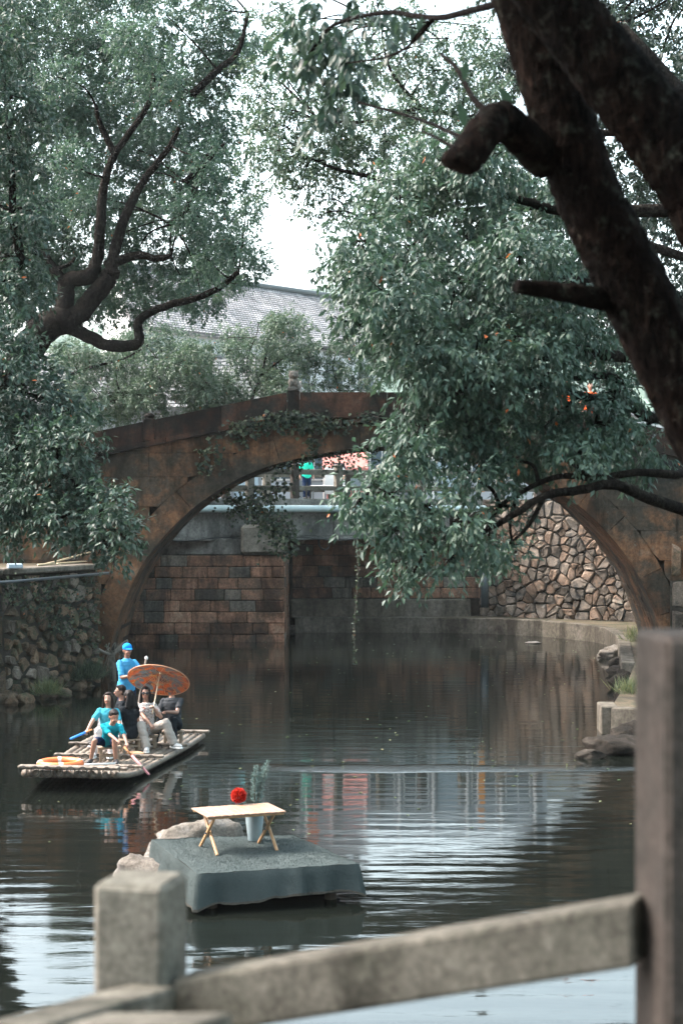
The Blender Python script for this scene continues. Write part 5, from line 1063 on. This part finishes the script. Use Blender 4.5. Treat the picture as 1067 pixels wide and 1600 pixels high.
    for s_ in (-1, 1):
        m = MB(); m.ell(at(0.031 * s_, -0.084, 0.010), (0.011 * g, 0.005 * g, 0.0035 * g), HM, 10, 6); m.build('eye', EYE, root, True); m = MB(); m.ell(at(0.033 * s_, -0.086, 0.030), (0.015 * g, 0.004 * g, 0.0022 * g), HM, 10, 6); m.build('eyebrow', EYE, root, True)
    m = MB(); m.ell(at(0, -0.090, -0.055), (0.022 * g, 0.006 * g, 0.007 * g), HM, 10, 6); m.build('mouth', LIP, root, True)
    # hair
    hm_ = hairm or HAIR; h = MB()
    if hair == 'capped': h.ell(at(0, 0.040, 0.005), (0.078 * g, 0.072 * g, 0.06 * g), HM)
    else: h.ell(at(0, 0.028, 0.040), (0.083 * g, 0.092 * g, 0.086 * g), HM, 18, 12)
    if hair != 'capped': h.ell(at(0, 0.048, 0.0), (0.077 * g, 0.072 * g, 0.085 * g), HM)
    if hair != 'capped': h.ell(at(0, -0.022, 0.096), (0.060 * g, 0.050 * g, 0.024 * g), HM)
    if hair not in ('short', 'capped'):
        for s_ in (-1, 1):
            capsule(h, at(0.068 * s_, -0.02, 0.05), at(0.082 * s_, 0.0, -0.06), 0.024 * g, 0.026 * g)
            if hair == 'long': capsule(h, at(0.08 * s_, 0.005, -0.05), at(0.088 * s_, -0.01, -0.19), 0.03 * g, 0.024 * g)
        capsule(h, at(0, 0.06, 0.0), at(0, 0.10, -0.16), 0.075 * g, 0.06 * g)
        if hair == 'wavy':
            rr = random.Random(3)
            for q in range(26): a_ = rr.uniform(-1, 1); capsule(h, at(0.07 * a_, 0.075, rr.uniform(-0.05, 0.06)), at(0.115 * a_ + rr.uniform(-.02, .02), 0.10 + rr.uniform(-.02, .03), rr.uniform(-0.26, -0.12)), 0.026 * g, 0.022 * g, 6)
    fuse(h, 'hair', hm_, vox, root, 1)
    # clothes
    t_ = MB(); torso(t_, hip, up, sx, -0.09, 0.51, k, 1.13, w)
    for i in (0, 1):
        e = sh[i].lerp(el[i], min(1, sleeves)); capsule(t_, sh[i] - up * 0.005, e, 0.062 * k, 0.055 * k)
        if sleeves > 1: capsule(t_, el[i], el[i].lerp(wr[i], sleeves - 1), 0.055 * k, 0.045 * k)
    to = fuse(t_, 'top', top, vox, root, 2, folds=0.009)
    if collar: m = MB(); m.lathe([(0.062 * k, -0.005), (0.078 * k, 0.0), (0.070 * k, 0.035 * k), (0.060 * k, 0.03 * k)], 14, neck - up * 0.03 * k, up.to_track_quat('Z', 'Y').to_matrix()); m.build('collar', collar, root, True)
    if bottom:
        p_ = MB(); torso(p_, hip, up if abs(up.z) > 0.8 else Vector((0, 0, 1)), hx, -0.09, 0.05, k, 1.09, w)
        for i in (0, 1):
            if legs == 'shorts': capsule(p_, hj[i], hj[i].lerp(kn[i], 0.78), 0.095 * k, 0.086 * k)
            else:
                wd = 1.25 if legs == 'wide' else 1.0
                capsule(p_, hj[i], kn[i], 0.094 * k, 0.072 * k * wd); capsule(p_, kn[i], kn[i].lerp(an[i], 0.93), 0.070 * k * wd, 0.060 * k * wd * (1.1 if legs == 'wide' else 1))
        fuse(p_, 'trousers' if legs != 'shorts' else 'shorts', bottom, vox, root, 2, folds=0.009)
    if shoe:
        for i in (0, 1):
            td = Vector((toes[i][0], toes[i][1], 0)).normalized(); tm = Matrix((Vector((td.y, -td.x, 0)) * -1, td, Vector((0, 0, 1)))).transposed(); m = MB(); c = an[i] + td * 0.06 * k
            m.ell(c + Vector((0, 0, -0.030 * k)), (0.052 * k, 0.145 * k, 0.045 * k), tm); m.ell(an[i] + Vector((0, 0, -0.01 * k)), (0.05 * k, 0.06 * k, 0.05 * k), tm); so_ = fuse(m, 'shoe', shoe, vox, root, 1); m = MB(); m.lathe([(0, -0.012), (1, -0.012), (1.02, 0.0), (1.0, 0.014), (0, 0.014)], 16, (0, 0, 0)); m.v = [tuple(tm @ Vector((x * 0.054 * k, y * 0.148 * k, z * k)) + c + Vector((0, 0, -0.068 * k))) for x, y, z in m.v]; m.build('sole', SOLE, so_, True)
    root['_j'] = 0; del root['_j']
    return root, dict(head=at, HM=HM, g=g, el=el, wr=wr, sh=sh, hip=hip, kn=kn, up=up, k=k)
def stool(loc, h, label, rz=0.0):
    e = empty('stool', loc, rz, label, 'stool', 'wooden stools on the raft'); wd = WOODG
    for x in (-0.13, 0.0, 0.13): v = MB(); v.cham((x, 0, h - 0.015), (0.122, 0.26, 0.03), 0.006); v.build('seat_plank', wd, e)
    for x in (-0.14, 0.14):
        for y in (-0.09, 0.09): v = MB(); v.cham((x, y, (h - 0.03) / 2), (0.045, 0.045, h - 0.03), 0.006); v.build('leg', wd, e)
    for y in (-0.09, 0.09): v = MB(); v.cham((0, y, 0.10), (0.24, 0.025, 0.03), 0.005); v.build('stretcher', wd, e)
WOODG = plain('weathered_wood', (0.22, 0.165, 0.115), 0.7, 0.3, 14, 0.2)

# ------------------------------------------------------------------ bamboo raft
RF, RR = Vector((-4.22, 26.75, 0)), Vector((-3.55, 32.75, 0)); ax = (RR - RF).normalized(); sd_ = Vector((ax.y, -ax.x, 0)); RL = (RR - RF).length
raft = empty('bamboo_raft', (RF + RR) / 2, label='grey bamboo raft carrying seven people across the pool on the left', cat='raft'); RO2 = (RF + RR) / 2
def bamboo_mat():
    t = NT('raft_bamboo'); co = t.coord('Object'); oi = t.n('ShaderNodeObjectInfo'); a = t.noise(t.coord('Object', (6, 0.8, 6)), 4, 5, 0.7); b_ = t.noise(co, 1.5, 4)
    c = t.ramp(t.math('ADD', t.math('MULTIPLY', a, 0.6), t.math('MULTIPLY', b_, 0.4)), [(0.36, (0.045, 0.036, 0.028)), (0.5, (0.125, 0.10, 0.075)), (0.64, (0.22, 0.19, 0.15))]); c = t.mix(1.0, c, t.ramp(oi.outputs['Random'], [(0, 0.7), (1, 1.2)]), 'MULTIPLY'); t.bump(a, 0.3, 0.01); return t.fin(c, 0.5, 0.4)
BM = bamboo_mat(); tar = plain('dark_lashing', (0.03, 0.028, 0.025), 0.8)
def deck_z(t): return 0.125 + 0.17 * max(0, (1.6 - t) / 1.6) ** 1.8     # axis height along the raft (t metres from the bow)
def half_w(t): return 0.76 + 0.27 * min(1, t / 4.5)
NB = 16
rn = random.Random(2)
for i in range(NB):
    f = -1 + 2 * (i + 0.5) / NB; r_ = 0.056 * rn.uniform(0.85, 1.12); pts = []; rad = []; t = rn.uniform(0.02, 0.12); end = RL + rn.uniform(-0.25, 0.05); node = 0
    while t < end:
        p = RF + ax * t + sd_ * (half_w(t) * f) + Vector((0, 0, deck_z(t) - 0.02)); pts.append(p); rad.append(r_ * (1.0 if node % 4 else 1.12)); t += 0.07 if node % 4 in (0, 3) else 0.09; node += 1
    v = MB(); v.tube(pts, rad, 9); v.build('bamboo_pole', BM, raft, True, origin=RO2).location = (0, 0, 0)
for t, wd in ((-0.02, 0.15), (0.42, 0.07), (1.25, 0.08), (2.5, 0.08), (3.9, 0.08), (5.75, 0.10)):
    hw = half_w(t) + (0.04 if t < 3 else 0.08); c = RF + ax * (t + 0.05) + Vector((0, 0, deck_z(t) + 0.075)); v = MB(); v.cham((0, 0, 0), (hw * 2, wd, 0.055), 0.015, math.atan2(sd_.y, sd_.x)); o = v.build('crossbar', BM, raft); o.location = c - RO2
    for i in range(NB):
        if i % 2: continue
        m = MB(); f = -1 + 2 * (i + 0.5) / NB; c2 = RF + ax * (t + 0.05) + sd_ * (half_w(t) * f) + Vector((0, 0, deck_z(t) + 0.02)); m.tube([c2 + ax * 0.01 + sd_ * (math.cos(a) * 0.064) + Vector((0, 0, math.sin(a) * 0.078)) - ax * (wd / 2 + 0.012) for a in np.linspace(0, 6.28, 14)], 0.006, 5, cap=False); m.build('lashing', tar, raft, origin=RO2).location = (0, 0, 0)
def dk(x, y): return deck_z((Vector((x, y, 0)) - RF).dot(ax)) + 0.05           # top of the poles at a place

# the lifebuoy on the bow: torus with white bands
lb = empty('lifebuoy', (-4.42, 27.2, dk(-4.42, 27.2) + 0.10), label='orange ring lifebuoy lying flat on the raft bow', cat='lifebuoy'); v = MB()
def torus(m, R0, r0, a0, a1, n=28, k=10, c=(0, 0, 0)): m.tube([Vector((math.cos(a) * R0, math.sin(a) * R0, 0)) + Vector(c) for a in np.linspace(a0, a1, n)], r0, k, cap=False)
torus(v, 0.31, 0.06, 0, 2 * math.pi, 40); v.build('ring', plain('lifebuoy_orange', (0.55, 0.13, 0.03), 0.45, 0.06), lb, True)
for a in (0.2, 1.77, 3.34, 4.91): v = MB(); torus(v, 0.31, 0.0625, a - 0.1, a + 0.1, 6); v.build('band', white_p, lb, True)
v = MB(); v.tube([(-0.55, 0.30, 0.02), (0.5, 0.36, 0.02)], 0.018, 8); 
pdl = empty('paddle', (-4.55, 27.45, dk(-4.5, 27.4) + 0.05), label='black bladed paddle lying beside the lifebuoy on the bow', cat='paddle'); v = MB(); v.tube([(0.0, 0, 0), (0.95, 0.12, 0.02)], 0.017, 8); v.build('shaft', white_p, pdl, True); v = MB(); v.ell((-0.15, -0.02, 0.0), (0.24, 0.085, 0.022)); v.build('blade', tar, pdl, True)

# people on the raft (each stands or sits where the photograph puts it)
turq = cloth('turquoise_cotton', (0.007, 0.19, 0.245)); turq2 = cloth('pale_turquoise_cotton', (0.035, 0.22, 0.28)); navy = cloth('navy_cotton', (0.008, 0.018, 0.045)); blackc = cloth('black_cotton', (0.010, 0.013, 0.016)); offw = cloth('cream_linen', (0.30, 0.27, 0.24)); greyc = cloth('grey_cotton', (0.17, 0.18, 0.19)); skyb = cloth('sky_blue_cotton', (0.04, 0.21, 0.38)); dshoe = plain('black_shoe', (0.015, 0.016, 0.018), 0.5); wshoe = plain('white_shoe', (0.45, 0.45, 0.44), 0.55); lpant = cloth('pale_cotton', (0.48, 0.42, 0.40))
def floral():
    t = NT('floral_blouse'); co = t.coord('Object'); n1 = t.noise(co, 22, 3, 0.6, 0.8); n2 = t.noise(co, 30, 3); c = t.mix(t.ramp(n1, [(0.55, 0.0), (0.6, 1.0)]), (0.36, 0.345, 0.33), (0.20, 0.05, 0.03)); c = t.mix(t.ramp(n2, [(0.58, 0.0), (0.62, 1.0)]), c, (0.10, 0.12, 0.12)); return t.fin(c, 0.85, 0.2)
def W2L(root_loc, yaw, p):                             # world point -> person's own frame
    return Matrix.Rotation(-yaw, 3, 'Z') @ (Vector(p) - Vector(root_loc))
def squirter(name, a, b, ca, cb, label):
    a, b = Vector(a), Vector(b); e = empty(name, a, label=label, cat='water squirter'); d = b - a; v = MB(); v.tube([Vector((0, 0, 0)), d * 0.3], 0.016, 9); v.build('handle', ca, e, True); v = MB(); v.tube([d * 0.3, d * 0.96, d], [0.021, 0.021, 0.010], 9); v.build('barrel', cb, e, True)
pink = plain('pink_foam', (0.48, 0.20, 0.21), 0.6); orf = plain('orange_foam', (0.5, 0.20, 0.08), 0.6); bluf = plain('blue_foam', (0.02, 0.20, 0.62), 0.6)

# boy
bx, by = -3.86, 28.75; z0 = dk(bx, by); L0 = (bx, by, z0)
hA, hB = (-3.60, 28.12, 0.56), (-3.43, 28.05, 0.44)
person('boy in turquoise T-shirt and navy shorts bending to the water with a pink squirter', L0, 0, 1.40, (0, 0, 0.33), (0.20, -0.62, 0.78), [W2L(L0, 0, hA), W2L(L0, 0, hB)], [(-0.27, -0.24, 0.0), (0.15, -0.30, 0.0)], turq, navy, 'short', (0.55, 0.45), 0.25, 0, 0.75, 'shorts', dshoe, 1.02, 1.22, toes=((-0.2, -1), (0.25, -1)), curl=1.1, knee=[(-0.25, -1, 0.6), (0.15, -1, 0.6)])
squirter('water_squirter', (-3.52, 28.02, 0.52), (-3.10, 27.95, 0.07), orf, pink, 'pink and orange squirter dipped into the water by the boy')
stool((bx, by + 0.03, z0), 0.245, 'stool under the boy in navy shorts', 0.1)
# girl
gx, gy = -4.0, 29.65; z0 = dk(gx, gy); L0 = (gx, gy, z0)
person('girl in pale turquoise T-shirt with long brown hair sitting behind the boy', L0, 0, 1.60, (0, 0, 0.31), (0.02, -0.06, 1), [W2L(L0, 0, (-4.30, 29.2, 0.62)), W2L(L0, 0, (-3.80, 29.22, 0.66))], [(-0.18, -0.42, 0), (0.10, -0.45, 0)], turq2, lpant, 'long', (-0.12, 0.0), 0.0, 0, 0.7, 'long', wshoe, 0.92, 1.0, hairm=HAIRB, curl=1.1, elbow=[(-1.0, 0.3, -0.5), (0.6, 0.5, -0.8)])
squirter('water_squirter', (-4.20, 29.12, 0.66), (-4.54, 28.95, 0.52), orf, bluf, 'blue and orange squirter held out to the left by the girl')
stool((gx, gy + 0.03, z0), 0.22, 'stool under the girl in pale turquoise')
# man with glasses, facing left
mx, my = -3.87, 30.75; z0 = dk(mx, my); L0 = (mx, my, z0); yw = R(-78)
r_, J = person('short-haired person in black with glasses facing left behind the girl', L0, yw, 1.62, (0, 0, 0.31), (0.0, -0.08, 1), [(-0.18, -0.34, 0.42), (0.18, -0.34, 0.42)], [(-0.14, -0.44, 0), (0.14, -0.44, 0)], blackc, greyc, 'short', (0.0, 0.05), 0.0, 0, 0.7, 'long', dshoe, 1.0, 1.0)
def glasses(root, J, mat, big=1.0, name='glasses'):
    m = MB(); at, HM, g = J['head'], J['HM'], J['g']
    for s_ in (-1, 1): m.ell(at(0.034 * s_, -0.095, 0.008), (0.029 * g * big, 0.008 * g, 0.022 * g * big), HM, 14, 8); m.tube([at(0.060 * s_, -0.092, 0.014), at(0.080 * s_, 0.01, 0.012)], 0.004 * g, 5)
    m.tube([at(-0.012, -0.099, 0.012), at(0.012, -0.099, 0.012)], 0.004 * g, 5); m.build(name, mat, root, True)
gl = plain('dark_lens', (0.012, 0.010, 0.012), 0.12, 0.1, 5, 0.0, 0.6); glasses(r_, J, gl, 0.8)
stool((mx, my, z0), 0.22, 'stool under the person in black with glasses')
# wavy haired woman in black, turned away
wx, wy = -3.66, 29.95; z0 = dk(wx, wy); L0 = (wx, wy, z0); yw = R(-138)
person('person in black T-shirt with dark wavy hair seen from behind in the middle', L0, yw, 1.60, (0, 0, 0.31), (0.0, -0.05, 1), [(-0.20, -0.32, 0.42), (0.20, -0.30, 0.40)], [(-0.14, -0.44, 0), (0.14, -0.44, 0)], blackc, greyc, 'wavy', (0.0, 0.0), 0.0, 0, 0.55, 'long', dshoe, 0.92, 1.0)
stool((wx, wy, z0), 0.22, 'stool under the person with wavy hair', 0.4)
# woman with sunglasses and parasol
sx_, sy_ = -3.42, 30.38; z0 = dk(sx_, sy_); L0 = (sx_, sy_, z0)
uh = Vector((-3.26, 30.08, 0.96))
r_, J = person('woman in dark sunglasses, patterned blouse and cream trousers holding the parasol', L0, 0, 1.63, (0, 0, 0.31), (-0.03, 0.0, 1), [W2L(L0, 0, (-3.27, 29.98, 0.58)), W2L(L0, 0, uh - Vector((0, 0, 0.06)))], [(0.05, -0.46, 0), (0.50, -0.22, 0.03)], floral(), offw, 'long', (0.05, 0.0), 0.0, 0, 0.6, 'wide', wshoe, 0.9, 1.0, toes=((0.1, -1), (0.8, -0.6)), curl=1.3, knee=[(-0.05, -1, 0.9), (0.35, -0.6, 1.0)], elbow=[(-0.6, 0.3, -0.9), (0.7, -0.1, -1.0)])
glasses(r_, J, gl, 1.25, 'sunglasses')
stool((sx_, sy_ + 0.02, z0), 0.22, 'stool under the woman in cream trousers')
# passenger hidden behind the parasol
hx_, hy_ = -3.02, 31.05; z0 = dk(hx_, hy_); L0 = (hx_, hy_, z0)
person('passenger in dark clothes mostly hidden behind the parasol, one fist showing', L0, R(-12), 1.66, (0, 0, 0.31), (-0.06, 0.05, 1), [(-0.16, -0.36, 0.55), (0.02, -0.40, 0.60)], [(-0.2, -0.42, 0), (0.16, -0.42, 0)], cloth('charcoal_cotton', (0.03, 0.034, 0.038)), blackc, 'short', (0, 0), 0.0, 0, 0.6, 'long', dshoe, curl=1.3)
stool((hx_, hy_ + 0.02, z0), 0.22, 'stool under the passenger behind the parasol')
# boatman
mx, my = -3.98, 32.0; z0 = dk(mx, my); L0 = (mx, my, z0); yw = R(36)
pole_t, pole_b = Vector((-3.58, 31.75, 1.63)), Vector((-3.95, 31.35, -0.8)); ph = pole_b.lerp(pole_t, 0.90)
r_, J = person('boatman in sky-blue polo shirt and blue cap standing at the stern', L0, yw, 1.70, (0, 0, 0.90), (0.02, -0.02, 1), [W2L(L0, yw, (-3.80, 31.66, 1.32)), W2L(L0, yw, ph)], [(-0.13, 0.02, 0), (0.13, -0.06, 0)], skyb, navy, 'capped', (-0.25, 0.08), 0.15, 1, 0.8, 'long', dshoe, 1.02, 1.0, collar=skyb, curl=1.2, knee=[(0, -1, 0.1), (0, -1, 0.1)])
at, HM, g = J['head'], J['HM'], J['g']; capm_ = cloth('blue_cap', (0.008, 0.17, 0.45)); m = MB(); m.ell(at(0, 0.018, 0.062), (0.090 * g, 0.104 * g, 0.078 * g), HM); m.ell(at(0, 0.018, 0.045), (0.091 * g, 0.105 * g, 0.045 * g), HM); c_ = fuse(m, 'cap', capm_, 0.01, r_, 1); m = MB(); m.ell(at(0, -0.115, 0.045), (0.072 * g, 0.065 * g, 0.012 * g), HM); m.build('brim', capm_, c_, True)
tl_ = MB(); hipw = J['hip']; torso(tl_, hipw, Vector((0, 0, 1)), Vector((1, 0, 0)), -0.09, 0.14, 1.0, 1.16); 
fuse(tl_, 'shirt_tail', skyb, 0.012, r_, 1).location = (0, 0, -0.02)
m = MB(); m.tube([pole_b, pole_t], [0.018, 0.022], 9); m.v = [tuple(Vector(p)) for p in m.v]; po = tag(m.build('punt_pole', plain('dark_pole', (0.07, 0.055, 0.04), 0.6), smooth=True), 'dark pole held upright by the boatman', 'pole'); m = MB(); m.ell(pole_t, (0.032, 0.032, 0.04)); m.build('pole_knob', white_p, po, True)
# parasol
um = empty('parasol', uh, label='open paper parasol with orange flowers held over the seated woman', cat='parasol')
axis = Vector((0.10, 0.56, 0.82)).normalized(); apex = Vector((0.06, 0.42, 0.52)); QM = axis.to_track_quat('Z', 'Y').to_matrix()
def paper():
    t = NT('flowered_paper'); co = t.coord('Object'); n1 = t.noise(co, 6.5, 3, 0.55, 0.8); n2 = t.noise(co, 9, 3, 0.6, 0.5); n3 = t.noise(co, 16, 2)
    c = t.mix(t.ramp(n1, [(0.47, 0.0), (0.53, 1.0)]), (0.06, 0.078, 0.085), (0.24, 0.05, 0.011)); c = t.mix(t.ramp(n2, [(0.55, 0.0), (0.60, 1.0)]), c, (0.05, 0.010, 0.007)); c = t.mix(t.ramp(n3, [(0.62, 0.0), (0.66, 1.0)]), c, (0.32, 0.14, 0.03))
    t.l(c, t.b.inputs['Base Color']); t.b.inputs['Roughness'].default_value = 0.7; tr = t.n('ShaderNodeBsdfTranslucent'); t.l(c, tr.inputs[0]); mx_ = t.n('ShaderNodeMixShader'); mx_.inputs[0].default_value = 0.2; t.l(t.b.outputs[0], mx_.inputs[1]); t.l(tr.outputs[0], mx_.inputs[2]); t.l(mx_.outputs[0], t.out.inputs[0]); return t.m
RU = 0.545; v = MB(); n = 28; prof_ = [(0.02, 0.0), (0.18, -0.028), (0.36, -0.075), (RU, -0.145)]
vs = []
for r0_, z_ in prof_:
    for q in range(n): a = 2 * math.pi * q / n; rr = r0_ * (1 if q % 2 else 0.985); vs.append(QM @ Vector((rr * math.cos(a), rr * math.sin(a), z_)) + apex)
v.add(vs, [(i * n + q, i * n + (q + 1) % n, (i + 1) * n + (q + 1) % n, (i + 1) * n + q) for i in range(3) for q in range(n)]); cp = v.build('canopy', paper(), um)
v = MB(); v.tube([QM @ Vector(((RU) * math.cos(a), (RU) * math.sin(a), -0.145)) + apex for a in np.linspace(0, 2 * math.pi, 57)], 0.009, 6, cap=False); v.build('rim', plain('rim_edging', (0.45, 0.22, 0.12), 0.6), cp)
rib = plain('bamboo_rib', (0.40, 0.30, 0.18), 0.6)
v = MB()
for q in range(n):
    if q % 2 == 0: continue
    a = 2 * math.pi * q / n; v.tube([QM @ Vector((r0_ * math.cos(a), r0_ * math.sin(a), z_ - 0.008)) + apex for r0_, z_ in prof_], 0.0035, 4, cap=False); v.tube([QM @ Vector((0.28 * math.cos(a), 0.28 * math.sin(a), -0.06)) + apex, apex - axis * 0.24 + QM @ Vector((0.015 * math.cos(a), 0.015 * math.sin(a), 0))], 0.003, 4, cap=False)
v.build('ribs', rib, um)
v = MB(); v.tube([apex + axis * 0.05, apex - axis * 0.24], 0.009, 8); v.tube([apex - axis * 0.24, Vector((0, 0, 0)), Vector((-0.02, -0.06, -0.14))], 0.010, 8); v.build('shaft', plain('pale_shaft', (0.66, 0.52, 0.36), 0.5), um, True); v = MB(); v.lathe([(0.0, 0.02), (0.022, 0.02), (0.022, -0.03), (0, -0.03)], 10, apex - axis * 0.24, QM); v.build('runner', rib, um)
fb2 = MB(); fb2.ell((0, 0, 0), (0.16, 0.10, 0.035)); o = fb2.build('cloth_bag', cloth('peach_cloth', (0.62, 0.38, 0.22)), None, True); o.location = (-3.52, 29.5, dk(-3.52, 29.5) + 0.03); tag(o, 'small peach coloured cloth bag lying on the raft deck', 'bag')

# walkers on the bridges, far off
for (x, y, z, yw, c, lab, pants, mk) in ((6.15, 47.6, corn(6.15) + 0.05, 0.5, (0.85, 0.16, 0.04), 'walker in orange top on the stone bridge, left of the two', navy, 0), (6.78, 47.2, corn(6.78) + 0.05, 0.3, (0.85, 0.14, 0.04), 'walker in orange top on the stone bridge, right of the two', greyc, 0),
        (-1.30, 64.4, 4.70, 0.2, (0.02, 0.50, 0.34), 'person in bright green shirt standing behind the road railing', navy, 1), (-0.10, 65.0, 4.70, -0.5, (0.05, 0.05, 0.06), 'person in dark top standing beside the notice board', navy, 1)):
    person(lab, (x, y, z), yw, 1.66, (0, 0, 0.88), (0, 0, 1), [(-0.26, -0.06, 0.86), (0.26, -0.06, 0.86)], [(-0.10, -0.08, 0), (0.10, 0.08, 0)], cloth('walker_cloth', c), pants, 'short', (0, 0), 0, 0, 0.6, 'long', dshoe, vox=0.02, knee=[(0, -1, 0.1), (0, -1, 0.1)])
fuse_all()
# ------------------------------------------------------------------ summer haze
hz = MB(); hz.box((0, 363, 60), (1440, 826, 125.4)); ho = hz.build('haze', None); tag(ho, kind='stuff')
hm2 = bpy.data.materials.new('haze'); hm2.use_nodes = True; t2 = hm2.node_tree; t2.nodes.clear(); ou = t2.nodes.new('ShaderNodeOutputMaterial'); pv = t2.nodes.new('ShaderNodeVolumePrincipled')
pv.inputs['Color'].default_value = (0.86, 0.94, 0.97, 1); pv.inputs['Density'].default_value = 0.00014; pv.inputs['Anisotropy'].default_value = 0.2
t2.links.new(pv.outputs[0], ou.inputs['Volume']); ho.data.materials.append(hm2)
